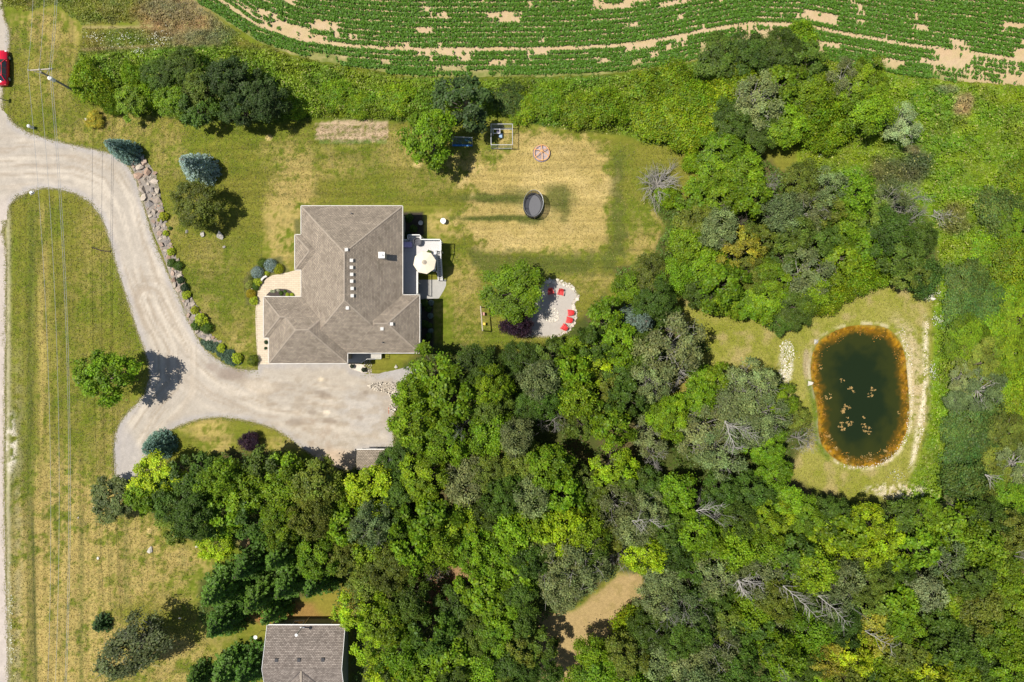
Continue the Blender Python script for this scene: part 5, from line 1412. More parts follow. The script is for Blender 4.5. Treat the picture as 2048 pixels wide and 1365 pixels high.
# roadside small things
def post_thing(name, px, py, h, r, mat, label, cat, top=None):
    x, y, _ = P(px, py, h*.5); e = empty(name, (x, y, 0), 0, label, cat)
    mb = MB(); mb.lathe([(r*.9, 0), (r, .05), (r, h*.9), (r*.7, h)], n=12); mb.build('body', mat, e)
    if top: t = MB(); t.lathe([(r*1.1, h*.86), (r*1.15, h*.9), (r*.6, h*1.04)], n=12); t.build('lid', top, e)
    return e
post_thing('utility_pedestal', 61, 254, 1.0, .20, M['white'], 'short white utility pedestal on the grass above the driveway entrance', 'pedestal', M['white'])
mbx = empty('mailbox', P(5, 199, .5)[:2]+(0,), 0, 'mailbox on a wooden post at the road edge below the red car', 'mailbox')
m1 = MB(); m1.bar((0,0,0), (0,0,1.35), .10, .10); m1.build('post', M['wood'], mbx)
m1 = MB(); m1.box(-.12,.12,-.28,.28,1.35,1.62); m1.build('box', M['white'], mbx)
m1 = MB(); m1.bar((.14,.1,1.5),(.14,.1,1.75),.02,.05); m1.build('flag', M['red'], mbx)
sg = empty('road_marker', P(63.5, 386, .1)[:2]+(0,), .5, 'small white marker block at the top of the verge beside the driveway', 'marker')
m1 = MB(); m1.prism([(-.22,-.12),(.22,-.12),(.12,.16),(-.12,.16)], 0, .30); m1.build('block', M['white'], sg)
m1 = MB(); m1.box(-.30,.30,-.2,.2,0,.05); m1.build('base', M['concrete'], sg)
sk = empty('shadow_stick', (0,0,0), 0, 'thin dark forked shadow on the verge against the driveway edge, built as a stick', 'stick')  # a cast shadow on the grass, modelled as a solid dark stick
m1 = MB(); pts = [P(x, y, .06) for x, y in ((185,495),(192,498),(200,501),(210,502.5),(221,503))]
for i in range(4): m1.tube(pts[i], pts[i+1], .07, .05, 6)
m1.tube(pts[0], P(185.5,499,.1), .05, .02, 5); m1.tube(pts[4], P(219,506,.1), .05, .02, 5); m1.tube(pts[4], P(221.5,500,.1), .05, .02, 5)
M['dark_wood_and_shadow'] = simple('dark_wood_and_shadow', (.05,.035,.03), .9); m1.build('stem', M['dark_wood_and_shadow'], sk)
rs = MB(); rs.tube(P(777.5,815,.03), P(777.5,828,.03), .045, n=6); tag(rs.build('red_pole', simple('rusty_red', (.45,.12,.05), .7)), 'thin rusty red pole lying at the edge of the gravel below the stone pile', 'pole')
st2 = MB(); st2.tube(P(683,911,.04), P(689,902,.04), .03, n=5); tag(st2.build('stick', M['dark_wood_and_shadow']), 'thin stick lying on the gravel left of the small shed', 'stick')

# ================================================================ ROCKS
def rock_mesh(seed, n=13, flat_=.7):
    import bmesh
    r = random.Random(seed); bm = bmesh.new()
    for i in range(n):
        d = Vector((r.gauss(0,1), r.gauss(0,1), r.gauss(0,1))).normalized()*r.uniform(.85, 1.05)
        bm.verts.new((d.x, d.y*r.uniform(.75, 1), d.z*flat_))
    res = bmesh.ops.convex_hull(bm, input=bm.verts)
    bmesh.ops.delete(bm, geom=list({g for g in res['geom_interior'] if isinstance(g, bmesh.types.BMVert)}), context='VERTS')
    bmesh.ops.bevel(bm, geom=bm.edges[:], offset=.10, segments=1, affect='EDGES', clamp_overlap=True) if n > 15 else None
    me = bpy.data.meshes.new('rock'); bm.to_mesh(me); bm.free(); return me
def obj_color_mat(name, rough=.9, var=.2, scale=3, bump=.4):
    m = simple(name, (1,1,1), rough, var=var, scale=scale, bump=bump, spec=.25)
    nt = m.node_tree; vm_ = [n for n in nt.nodes if n.type == 'VECT_MATH'][0]; oi = nt.nodes.new('ShaderNodeObjectInfo')
    nt.links.new(oi.outputs['Color'], vm_.inputs[0]); return m
M['rock'] = obj_color_mat('rock')
ROCKS = [rock_mesh(i, 11+i % 3) for i in range(8)]
for r_ in ROCKS: r_.materials.append(M['rock'])
RC = [(.36,.29,.23),(.42,.31,.24),(.32,.28,.25),(.46,.39,.31),(.38,.26,.19),(.28,.25,.23),(.44,.37,.30)]
def rock(px, py, rpx, parent=None, col=None, name='rock', asp=None, zf=.35, rnd=random):
    x, y, _ = P(px, py, .2); s = rpx/PPM; asp = asp or rnd.uniform(.7, 1.0)
    o = link(name, rnd.choice(ROCKS), parent, (x, y, s*zf), (rnd.uniform(-.3,.3), rnd.uniform(-.3,.3), rnd.uniform(0, 6.28)), (s*1.12, s*asp*1.12, s*rnd.uniform(.6, .85)))
    c = col or rnd.choice(RC); j = rnd.uniform(.8, 1.2); o.color = (c[0]*j, c[1]*j, c[2]*j, 1); return o
rb = empty('boulder_border', (0,0,0), 0, 'long border of pale field boulders along the right side of the driveway', 'boulder border')
BL = [(262,308,10),(278,325,17),(292,350,20),(298,375,20),(305,400,18),(312,425,16),(318,450,14),(325,475,12),(335,500,11),(345,525,11),(352,548,12),(360,570,12),(370,592,11),(382,615,13),(392,635,14),(400,655,13),(410,672,12),(425,682,8),(440,684,5)]
rr = random.Random(12); placed = []
for att in range(9000):
    i = rr.randrange(len(BL)-1); t = rr.random(); w = BL[i][2]*(1-t)+BL[i+1][2]*t
    x = BL[i][0]*(1-t)+BL[i+1][0]*t+rr.uniform(-w, w)*.95; y = BL[i][1]*(1-t)+BL[i+1][1]*t+rr.uniform(-4, 4)
    big = att < 900
    r = rr.uniform(6, 9)*(w/15)**.5 if att < 700 else (rr.uniform(3.6, 5.8) if att < 3500 else rr.uniform(1.8, 3.2))
    if all((x-a)**2+(y-b)**2 > (.86*(r+c))**2 for a, b, c in placed) and len(placed) < 290:
        placed.append((x, y, r)); rock(x, y, r, rb, rnd=rr)
gbm = MB()
L_ = [(a-w, b) for a, b, w in BL]; R__ = [(a+w, b) for a, b, w in BL]
sheet('gravel_margin', [(p[0]-2, p[1]+2) for p in L_]+[(p[0], p[1]-1) for p in R__[::-1]], .024, M['fine_gravel'], flat((.27,.235,.20), .2, 5), 4, .8, 6)
GR = (.40,.37,.32)
for (x, y, r, lb) in ((440,474,11,'large grey boulder on the lawn, below the rounded olive tree'),(373,463,5,'small grey boulder, leftmost of three below the rounded olive tree'),(404,468.5,6,'middle boulder below the rounded olive tree'),
                      (448,494,3.4,'small pinkish stone on the lawn under the large grey boulder'),(1632,686,8,'flat white stone on the upper left shore of the pond'),(1621,766,8,'flat white stone on the left shore of the pond'),
                      (299,1100,7,'pale boulder on the dry grass at lower left'),(394,1094,5,'pale stone beside the tree belt at lower left'),(195,1117,3,'small white stone on the dry verge at lower left'),(155,1036,2.5,'tiny white stone on the verge near the power lines'),
                      (1868,597,6,'white stone among wildflowers at the upper right of the pond lawn'),(1857,582,6,'pale stone beside the white stone at the pond lawn corner'),(172,240,5,'pale upright stone at the left of the golden bush'),(193,236,4,'pale stone post inside the golden bush'),
                      (503,577,3,'white stone among the front garden shrubs'),(791,733,5,'flat pale stone on the grass beside the gravel path'),(186,1016,2.5,'white stone at the foot of the olive tree by the driveway end'),(359,1238,3,'small pale stone beside the dusky olive tree')):
    c = (.62,.58,.50) if 'white' in lb or 'pale' in lb else GR
    o = rock(x, y, r, None, c, 'boulder' if r > 4.5 else 'stone', rnd=rr); tag(o, lb, 'boulder' if r > 4.5 else 'stone')
# riprap piles: stones of five pixels, joined
def pile(name, poly, n, r0, r1, label, col=(.60,.53,.43), seed=1, hump=.25, parent=None):
    r = random.Random(seed); V = []; F = []; K = []; out = []
    P_ = poly; x0 = min(p[0] for p in P_); x1 = max(p[0] for p in P_); y0 = min(p[1] for p in P_); y1 = max(p[1] for p in P_)
    base = [(ROCKS[i], np.array([v.co[:] for v in ROCKS[i].vertices]), [list(p.vertices) for p in ROCKS[i].polygons]) for i in range(8)]
    pts = []
    for att in range(n*30):
        x = r.uniform(x0, x1); y = r.uniform(y0, y1); q = r.uniform(r0, r1)
        if sdist(P_, np.array([x]), np.array([y]))[0] < 0: continue
        if all((x-a)**2+(y-b)**2 > (.72*(q+c))**2 for a, b, c in pts): pts.append((x, y, q))
        if len(pts) >= n: break
    for (x, y, q) in pts:
        _, vv, ff = base[r.randrange(8)]; s = q/PPM; wx, wy, _ = P(x, y, .2)
        a = r.uniform(0, 6.28); R3_ = np.array(Matrix.Rotation(a, 3, 'Z') @ Matrix.Rotation(r.uniform(-.4,.4), 3, 'X'))
        w = (vv*np.array([s, s*r.uniform(.65,1), s*.75]))@R3_.T+np.array([wx, wy, s*.3+r.uniform(0, hump)])
        b = len(V); V += [tuple(p) for p in w]; F += [[b+i for i in f] for f in ff]
        j = r.uniform(.72, 1.2); K += [(col[0]*j, col[1]*j, col[2]*j)]*len(w)
    me = bpy.data.meshes.new(name); me.from_pydata(V, [], F)
    at = me.color_attributes.new('Col', 'FLOAT_COLOR', 'POINT'); c = np.ones((len(V), 4), np.float32); c[:, :3] = K; at.data.foreach_set('color', c.ravel())
    if 'stone_v' not in M: M['stone_v'] = vcol_mat('loose_stone', .9, 5, .1, 20, .12, .3, .03, .2)
    me.materials.append(M['stone_v']); o = link(name, me, parent)
    if label: tag(o, label, 'stones')
    o['kind'] = 'stuff'; return o
pile('riprap', [(735,772),(745,767),(765,765),(792,765),(802,775),(804,800),(800,815),(785,826),(779,818),(781,800),(776,786),(762,784),(745,781)], 420, 1.6, 3.0, 'heap of pale broken limestone at the right of the parking area', seed=3, hump=.5)
pile('riprap', [(731,719),(741,719),(743,730),(743,746),(736,749),(730,741),(727,731)], 110, 1.4, 2.4, 'strip of pale stones beside the side porch steps', (.50,.44,.37), 4, .15)
pile('riprap', [(1560,690),(1580,680),(1590,700),(1585,740),(1575,760),(1562,750),(1565,720)], 110, 1.2, 3.0, 'pale stones with weeds on the slope left of the pond', (.70,.64,.54), 5, .1)
pile('bank_stones', [(1806,655),(1826,700),(1828,800),(1826,850),(1810,895),(1780,925),(1750,938),(1700,940),(1670,925),(1690,930),(1740,934),(1785,910),(1812,870),(1820,800),(1816,720),(1800,665)], 260, .9, 2.2, 'small pale stones along the right and lower shore of the pond', (.66,.58,.45), 6, .03)
pile('bank_stones', [(1852,640),(1858,640),(1858,700),(1852,790),(1850,860),(1838,900),(1820,940),(1816,938),(1838,880),(1846,800),(1850,700)], 170, .8, 2.0, 'line of small pale stones at the edge of the tall grass right of the pond', (.74,.66,.52), 8, .03)

# fire pit patio ------------------------------------------------------------------
pe = empty('stone_edging', (0,0,0), 0, 'ring of pale limestone blocks edging the fire pit patio', 'stone edging')
EDG = [(1090,562),(1100,561),(1112,561.5),(1124,564),(1135,568.5),(1144,574),(1151,581)]
rr = random.Random(5)
for k in range(0, 60):
    t = k/59*(len(EDG)-1); i = min(int(t), len(EDG)-2); f = t-i
    x = EDG[i][0]*(1-f)+EDG[i+1][0]*f; y = EDG[i][1]*(1-f)+EDG[i+1][1]*f
    rock(x+rr.uniform(-1, 1), y+rr.uniform(-3, 6), rr.uniform(1.8, 3.4), pe, (.62,.56,.47), 'stone', rnd=rr)
E2 = [(1158,592),(1155,599),(1149,603),(1147,609),(1148,618),(1152,625),(1152,634),(1149,643),(1145,652),(1137,660),(1128,667),(1116,672),(1104,674.5)]
for k in range(34):
    t = k/33*(len(E2)-1); i = min(int(t), len(E2)-2); f = t-i
    rock(E2[i][0]*(1-f)+E2[i+1][0]*f, E2[i][1]*(1-f)+E2[i+1][1]*f, rr.uniform(2.6, 4.6), pe, (.58,.51,.43), 'stone', rnd=rr)
for (x, y) in ((1044,672),(1052,673),(1043,668),(1065,674)): rock(x, y, rr.uniform(2, 3.4), pe, (.6,.54,.45), 'stone', rnd=rr)
fp = empty('fire_pit', (0,0,0), 0, 'mound of pale stones forming the fire pit in the middle of the gravel patio', 'fire pit')
for k in range(26):
    a = 2*math.pi*k/26; q = rr.uniform(13, 17)
    rock(1104+math.cos(a)*q*.95, 631+math.sin(a)*q*.85, rr.uniform(1.8, 3.2), fp, (.66,.60,.50), 'stone', rnd=rr)
for k in range(60):
    a = rr.uniform(0, 6.28); q = 12*math.sqrt(rr.random())
    rock(1103+math.cos(a)*q, 631+math.sin(a)*q*.9, rr.uniform(1.2, 2.6), fp, (.66,.61,.52), 'stone', rnd=rr, zf=.5)

# Adirondack chairs ----------------------------------------------------------------
def chair_parts():
    parts = {}
    s = MB()
    for i in range(6): s.bar((-.27, -.12+i*.10, .38-.035*i+.03), (.27, -.12+i*.10, .38-.035*i+.03), .085, .022)
    parts['seat'] = s
    b = MB()
    for i in range(7):
        x = -.27+i*.09; L = .80-abs(i-3)*.05
        b.bar((x*.85, .38, .20), (x*1.12, .38+L*.45, .20+L*.88), .085, .022, up=(0, .9, -.4))
    b.bar((-.28, .50, .46), (.28, .50, .46), .03, .07); parts['backrest'] = b
    for nm, sx in (('arm', -1), ('arm', 1)):
        m_ = MB(); m_.prism([(sx*.30,-.22),(sx*.46,-.20),(sx*.44,.1),(sx*.38,.48),(sx*.31,.48)], .54, .565); parts.setdefault('arms', []).append(m_)
        l = MB(); l.bar((sx*.32, -.10, 0), (sx*.32, -.10, .54), .09, .035, up=(1,0,0)); parts.setdefault('legs', []).append(l)
        l = MB(); l.bar((sx*.30, -.12, .36), (sx*.30, .62, .03), .03, .12); parts['legs'].append(l)
    return parts
cp = chair_parts()
cmesh = [('seat', cp['seat'].mesh('seat', M['red'])), ('backrest', cp['backrest'].mesh('backrest', M['red']))]+[('arm', a.mesh('arm', M['red'])) for a in cp['arms']]+[('leg', a.mesh('leg', M['red'])) for a in cp['legs']]
for (px, py, deg, lb) in ((1102,586.5,8,'red slatted garden chair at the upper left of the patio, half in tree shade'),(1121,588,-12,'red slatted garden chair at the top of the patio in full sun'),
                          (1138,626,-88,'uppermost of the three red chairs on the right rim of the patio'),(1135,640,-102,'middle of the three red chairs on the right rim of the patio'),(1126,653.5,-125,'lowest of the three red chairs on the right rim of the patio')):
    x, y, _ = P(px, py, .5); e = empty('garden_chair', (x, y, .02), math.radians(deg), lb, 'chair', 'red garden chairs round the fire pit')
    for nm, me in cmesh: link(nm, me, e, scale=(.93,.93,1.0))
mt = empty('metal_chair', P(1067, 622, .4)[:2]+(0.02,), .1, 'dark metal framed chair standing in the tree shade left of the fire pit', 'chair')
m1 = MB(); m1.ring((0,0,.42), .30, .018, 16, 5); m1.tube((-.2,0,.42),(.2,0,.42),.012); m1.build('seat_frame', M['grey_metal'], mt)
m1 = MB(); m1.ring((0,.1,.78), .32, .018, 16, 5, ry=.24); m1.build('backrest_hoop', M['grey_metal'], mt)
for sx in (-1, 1):
    for sy in (-1, 1): m1 = MB(); m1.tube((sx*.2, sy*.2, .42), (sx*.25, sy*.25, 0), .015); m1.build('leg', M['grey_metal'], mt)

# swing set -------------------------------------------------------------------------
SH = 2.5
sa = P(961, 613, SH); sbp = P(965, 661.5, SH)
sw = empty('swing_set', (0,0,0), 0, 'wooden swing frame beside the dense tree with two hanging swings', 'swing set')
m1 = MB(); m1.bar(sa, sbp, .12, .14); m1.build('beam', M['wood'], sw)
for p in (sa, sbp): m1 = MB(); m1.bar((p[0], p[1], 0), (p[0], p[1], SH-.07), .12, .12, up=(1,0,0)); m1.build('post', M['wood'], sw)
for (py, mat, lb, w) in ((627, 'pink', 'faded pink bucket seat', .42), (647.5, 'yellow', 'yellow swing seat', .34)):
    t = (py-613)/48.5; c = Vector(sa).lerp(Vector(sbp), t)
    s_ = MB(); s_.box(c.x-.16+.22, c.x+.16+.22, c.y-w/2, c.y+w/2, .62, .67)
    if mat == 'pink': s_.box(c.x+.03, c.x+.07, c.y-w/2, c.y+w/2, .67, .9)
    o = s_.build('swing_seat', M[mat], sw); o['label'] = lb
    r_ = MB()
    for sg_ in (-1, 1): r_.tube((c.x+.22, c.y+sg_*w/2, .66), (c.x, c.y+sg_*w/2, SH-.06), .012, n=5)
    r_.build('swing_rope', M['dark'], sw)

# ball cage ------------------------------------------------------------------------------
CH = 1.9
cage = empty('climbing_cage', (0,0,0), 0, 'square grey tube cage on the grass right of the soccer goal', 'cage')
a = P(982, 290, CH); b = P(1025, 248.5, CH); m1 = MB()
cs = [(a[0],a[1]),(b[0],a[1]),(b[0],b[1]),(a[0],b[1])]
for i in range(4):
    p, q = cs[i], cs[(i+1) % 4]
    m1.tube((*p, CH), (*q, CH), .045, n=6); m1.tube((*p, .05), (*q, .05), .04, n=6)
    m1.tube((*p, 0), (*p, CH), .045, n=6)
m1.tube((a[0], b[1]-.62, CH-.2), (b[0], b[1]-.62, CH-.2), .03, n=6)
m1.build('tube_frame', M['steel'], cage)
m1 = MB()
for i in range(4):
    p, q = Vector((*cs[i], 0)), Vector((*cs[(i+1) % 4], 0))
    for k in range(1, 20): c = p.lerp(q, k/20); m1.tube((c.x, c.y, .05), (c.x, c.y, CH), .006, n=3, cap=False)
    for z in np.linspace(.2, CH-.15, 11): m1.tube((p.x, p.y, z), (q.x, q.y, z), .006, n=3, cap=False)
m1.build('netting', M['grey_metal'], cage)
wf = empty('pitching_frame', (0,0,0), 0, 'small white frame with a blue and white net standing inside the cage', 'frame')
m1 = MB(); p1 = P(986, 267, 1.0); p2 = P(1000, 258.5, 1.0); p3 = P(998, 267, 1.2)
c4 = [(p1[0],p1[1]),(p2[0],p1[1]),(p2[0],p2[1]),(p1[0],p2[1])]
for i in range(4): m1.tube((*c4[i], 1.0), (*c4[(i+1) % 4], 1.0), .045, n=6); m1.tube((*c4[i], 0), (*c4[i], 1.0), .03, n=6)
m1.build('tube_frame', M['white'], wf)
m1 = MB(); m1.box(p2[0]-.45, p2[0]-.02, p1[1]+.05, p2[1]-.05, .5, .95); m1.build('box', simple('purple_grey', (.10,.09,.14), .7), wf)
q = P(1001, 269, .5); m1 = MB(); m1.box(q[0]-.2, q[0]+.22, q[1]-.45, q[1]+.12, .2, .5); m1.build('bag', simple('pale_blue_cloth', (.30,.42,.58), .8), wf)
# goal
GH = 1.2
gl = empty('soccer_goal', (0,0,0), 0, 'blue and white soccer goal in the shade beside the bright green tree', 'goal')
ga, gb_ = P(905, 274, GH), P(944, 275.5, GH); gc, gd_ = P(905, 291, .06), P(945, 291.5, .06)
m1 = MB(); m1.tube(ga, gb_, .05, n=7); m1.tube(gb_, (gd_[0], gd_[1], .05), .04, n=7); m1.tube(ga, (gc[0], gc[1], .05), .04, n=7)
m1.tube((ga[0], ga[1], 0), ga, .05, n=7); m1.tube((gb_[0], gb_[1], 0), gb_, .05, n=7); m1.build('tube_frame', M['steel'], gl)
m1 = MB(); m1.bar(gc, gd_, .22, .10); m1.build('base_bar', M['blue'], gl)
m1 = MB()
for k in range(1, 24): t = k/24; m1.tube(Vector(ga).lerp(Vector(gb_), t), Vector(gc).lerp(Vector(gd_), t), .006, n=3, cap=False)
for k in range(1, 9): t = k/9; m1.tube(Vector(ga).lerp(Vector(gc), t), Vector(gb_).lerp(Vector(gd_), t), .006, n=3, cap=False)
m1.build('net', M['blue'], gl)
# spinning dome
cd = empty('climbing_dome', P(1083.5, 306, .3)[:2]+(0,), 0, 'low round climbing dome of orange bars on the worn dry grass', 'climbing dome')
m1 = MB(); m1.ring((0,0,.42), 1.02, .045, 26, 6)
for k in range(6):
    t = math.pi/6+k*math.pi/3+.08; p_ = (math.cos(t)*1.02, math.sin(t)*1.02, .42)
    m1.tube((-.02,.18,.78), p_, .04, n=6); m1.tube(p_, (math.cos(t)*1.12, math.sin(t)*1.12, .04), .04, n=6)
m1.build('orange_bars', M['orange'], cd)
m1 = MB(); m1.lathe([(1.10,.03),(1.12,.07),(.2,.09),(.02,.09)], n=26); m1.build('base_mat', simple('worn_grey_mat', (.36,.29,.27), .9, var=.35, scale=4), cd)
m1 = MB(); m1.ring((0,0,.08), 1.13, .05, 26, 6); m1.build('base_ring', simple('grey_violet_ring', (.20,.18,.24), .7), cd)
# trampoline
tp = empty('trampoline', P(1066, 412, .5)[:2]+(0,), -.10, 'oval black trampoline with a net enclosure on the worn grass', 'trampoline')
RX, RY, TH = 1.28, 1.72, 2.3
m1 = MB(); vs = [(RX*.80*math.cos(t), RY*.80*math.sin(t), .72) for t in np.linspace(0, 2*math.pi, 33)[:-1]]; m1.add(vs, [tuple(range(32))]); m1.build('jumping_mat', M['mat_black'], tp)
m1 = MB(); m1.ring((0,0,.74), RX*.90, .15, 32, 6, ry=RY*.90)
o = m1.build('edge_pad', simple('dark_pad', (.045,.045,.05), .6), tp); o.scale = (1,1,.9)
m1 = MB()
for k in range(8):
    t = 2*math.pi*k/8+.3; c, s_ = math.cos(t), math.sin(t)
    m1.tube((RX*c, RY*s_, 0), (RX*c, RY*s_, .72), .03, n=6); m1.tube((RX*1.02*c, RY*1.02*s_, .72), (RX*1.0*c, RY*1.0*s_, TH), .03, n=6)
m1.ring((0,0,TH), RX, .022, 32, 5, ry=RY); m1.build('steel_frame', M['grey_metal'], tp)
mn, nt, b_ = nodes('enclosure_net'); b_.inputs['Base Color'].default_value = (.05,.05,.06,1); b_.inputs['Roughness'].default_value = .8; b_.inputs['Alpha'].default_value = .62
m1 = MB(); N_ = 32
vs = [(RX*(1.0 if z > 1 else .98)*math.cos(2*math.pi*i/N_), RY*(1.0 if z > 1 else .98)*math.sin(2*math.pi*i/N_), z) for z in (.74, 1.5, TH) for i in range(N_)]
m1.add(vs, [(r*N_+i, r*N_+(i+1) % N_, (r+1)*N_+(i+1) % N_, (r+1)*N_+i) for r in range(2) for i in range(N_)]); m1.build('enclosure_net', mn, tp)

# deck furniture ------------------------------------------------------------------------
um = empty('patio_umbrella', P(849, 525.5, DH+2.2)[:2]+(DH,), .2, 'open cream octagonal patio umbrella on the deck', 'umbrella')
m1 = MB(); rim = [(1.46*math.cos(t), 1.46*math.sin(t), 2.05) for t in np.arange(8)*math.pi/4]; m1.add(rim+[(0,0,2.62)], [(i, (i+1) % 8, 8) for i in range(8)]); m1.add([(x, y, 1.95) for x, y, z in rim]+rim, [(i, (i+1) % 8, 8+(i+1) % 8, 8+i) for i in range(8)])
m1.build('canopy', M['cream'], um)
m1 = MB(); m1.tube((0,0,0), (0,0,2.70), .03, n=8); m1.build('pole', M['grey_metal'], um)
m1 = MB(); m1.lathe([(.05,2.62),(.30,2.56),(.02,2.72)], n=10); m1.build('vent_cap', M['wood'], um)
m1 = MB(); m1.lathe([(.3,0),(.3,.08),(.05,.12)], n=12); m1.build('base', M['dark'], um)
tb = empty('patio_table', P(846, 527, DH+.7)[:2]+(DH,), 0, 'round table under the cream umbrella on the deck', 'table')
m1 = MB(); m1.lathe([(.02,.70),(.65,.70),(.65,.74),(.02,.74)], n=20); m1.build('table_top', M['glass_dark'], tb)
for k in range(4): m1 = MB(); t = k*math.pi/2+.7; m1.tube((.5*math.cos(t), .5*math.sin(t), .7), (.55*math.cos(t), .55*math.sin(t), 0), .025, n=6); m1.build('leg', M['dark'], tb)
wc = empty('wicker_chair', P(835.5, 484.5, DH+.4)[:2]+(DH,), .5, 'dark grey round wicker chair at the top corner of the deck', 'chair')
m1 = MB(); m1.lathe([(.05,.32),(.34,.36),(.50,.58),(.54,.80),(.49,.80),(.44,.56),(.05,.42)], n=14); m1.build('shell', simple('dark_wicker', (.09,.09,.10), .8, var=.5, scale=14), wc)
for k in range(4): m1 = MB(); t = k*math.pi/2+.7; m1.tube((.2*math.cos(t), .2*math.sin(t), .36), (.45*math.cos(t), .45*math.sin(t), 0), .025, n=6); m1.build('leg', M['dark'], wc)
m1 = MB(); m1.bar((-.62,.45,.75),(-.3,.2,.75),.05,.04); m1.bar((.1,-.5,.7),(.25,-.62,.7),.05,.04); m1.build('arm_rest', M['dark'], wc)
pb = empty('storage_box', P(815, 489.5, DH+.6)[:2]+(DH,), 0, 'lavender storage bench on the deck against the house wall', 'storage box')
m1 = MB(); m1.box(-.62,.52,-.33,.33,.02,.50); m1.build('box', M['lav'], pb)
m1 = MB(); m1.prism([(-.64,-.35),(.42,-.35),(.56,-.2),(.56,.2),(.36,.35),(-.64,.35)], .50,.58); m1.build('lid', simple('lavender_lid', (.55,.45,.70), .5), pb)
def planter(px, py, z, r, label, ball=2, tint=(.12,.20,.02), h=.45):
    x, y, _ = P(px, py, z+.4); e = empty('potted_plant', (x, y, z), 0, label, 'potted plant')
    m_ = MB(); m_.lathe([(r*.55,0),(r*.75,h*.9),(r*.8,h),(r*.68,h),(r*.6,h*.8)], n=12); m_.build('pot', M['concrete'], e)
    o_ = link('foliage', BALL[ball], e, (0,0,h*.7), scale=(r,r,r*.9)); o_.color = (*tint, 1)
planter(858.5, 505.5, DH, .34, 'potted green plant on the deck beside the stair top', tint=(.14,.20,.03))
planter(862.5, 545, DH, .30, 'potted lime plant at the lower corner of the deck', tint=(.20,.30,.03))
planter(704, 733, .03, .30, 'dark potted shrub on the left side of the entrance path', tint=(.04,.06,.03))
planter(727.5, 740, .03, .34, 'dark potted shrub on the right side of the entrance path', tint=(.04,.06,.03))
rt = empty('round_table', P(886, 441.8, .9)[:2]+(0,), 0, 'white round spool table on the lawn above the deck', 'table')
m1 = MB(); m1.lathe([(.02,.78),(.36,.78),(.37,.83),(.02,.85)], n=20); m1.build('table_top', M['white'], rt)
m1 = MB(); m1.tube((0,0,0),(0,0,.78),.12,n=10); m1.lathe([(.3,0),(.3,.05),(.1,.07)], n=14); m1.build('pedestal', M['white'], rt)
bb = empty('bird_bath', P(841.5, 446.5, .6)[:2]+(0,), 0, 'grey round bird bath in the house shadow left of the white table', 'bird bath')
m1 = MB(); m1.lathe([(.05,.60),(.28,.66),(.31,.74),(.27,.74),(.22,.68),(.02,.66)], n=18); m1.build('basin', M['concrete'], bb)
m1 = MB(); m1.lathe([(.18,0),(.18,.06),(.07,.12),(.07,.6)], n=12); m1.build('pedestal', M['concrete'], bb)
bn = empty('garden_bench', (0,0,0), 0, 'curved white stone bench beside the front walkway', 'bench')
m1 = MB(); arc = [(534,553.5),(529,556),(525,560),(522,565)]; ia = [(x-2.6, y-2.6) for x, y in arc][::-1]
m1.prism([P(x, y, .45)[:2] for x, y in arc+ia], .37, .45); m1.build('seat', simple('white_stone', (.66,.62,.56), .7), bn)
for (x, y) in ((531,553.5),(522.5,562)): m1 = MB(); c = P(x, y, .4); m1.box(c[0]-.12, c[0]+.12, c[1]-.12, c[1]+.12, 0, .37); m1.build('leg', M['concrete'], bn)

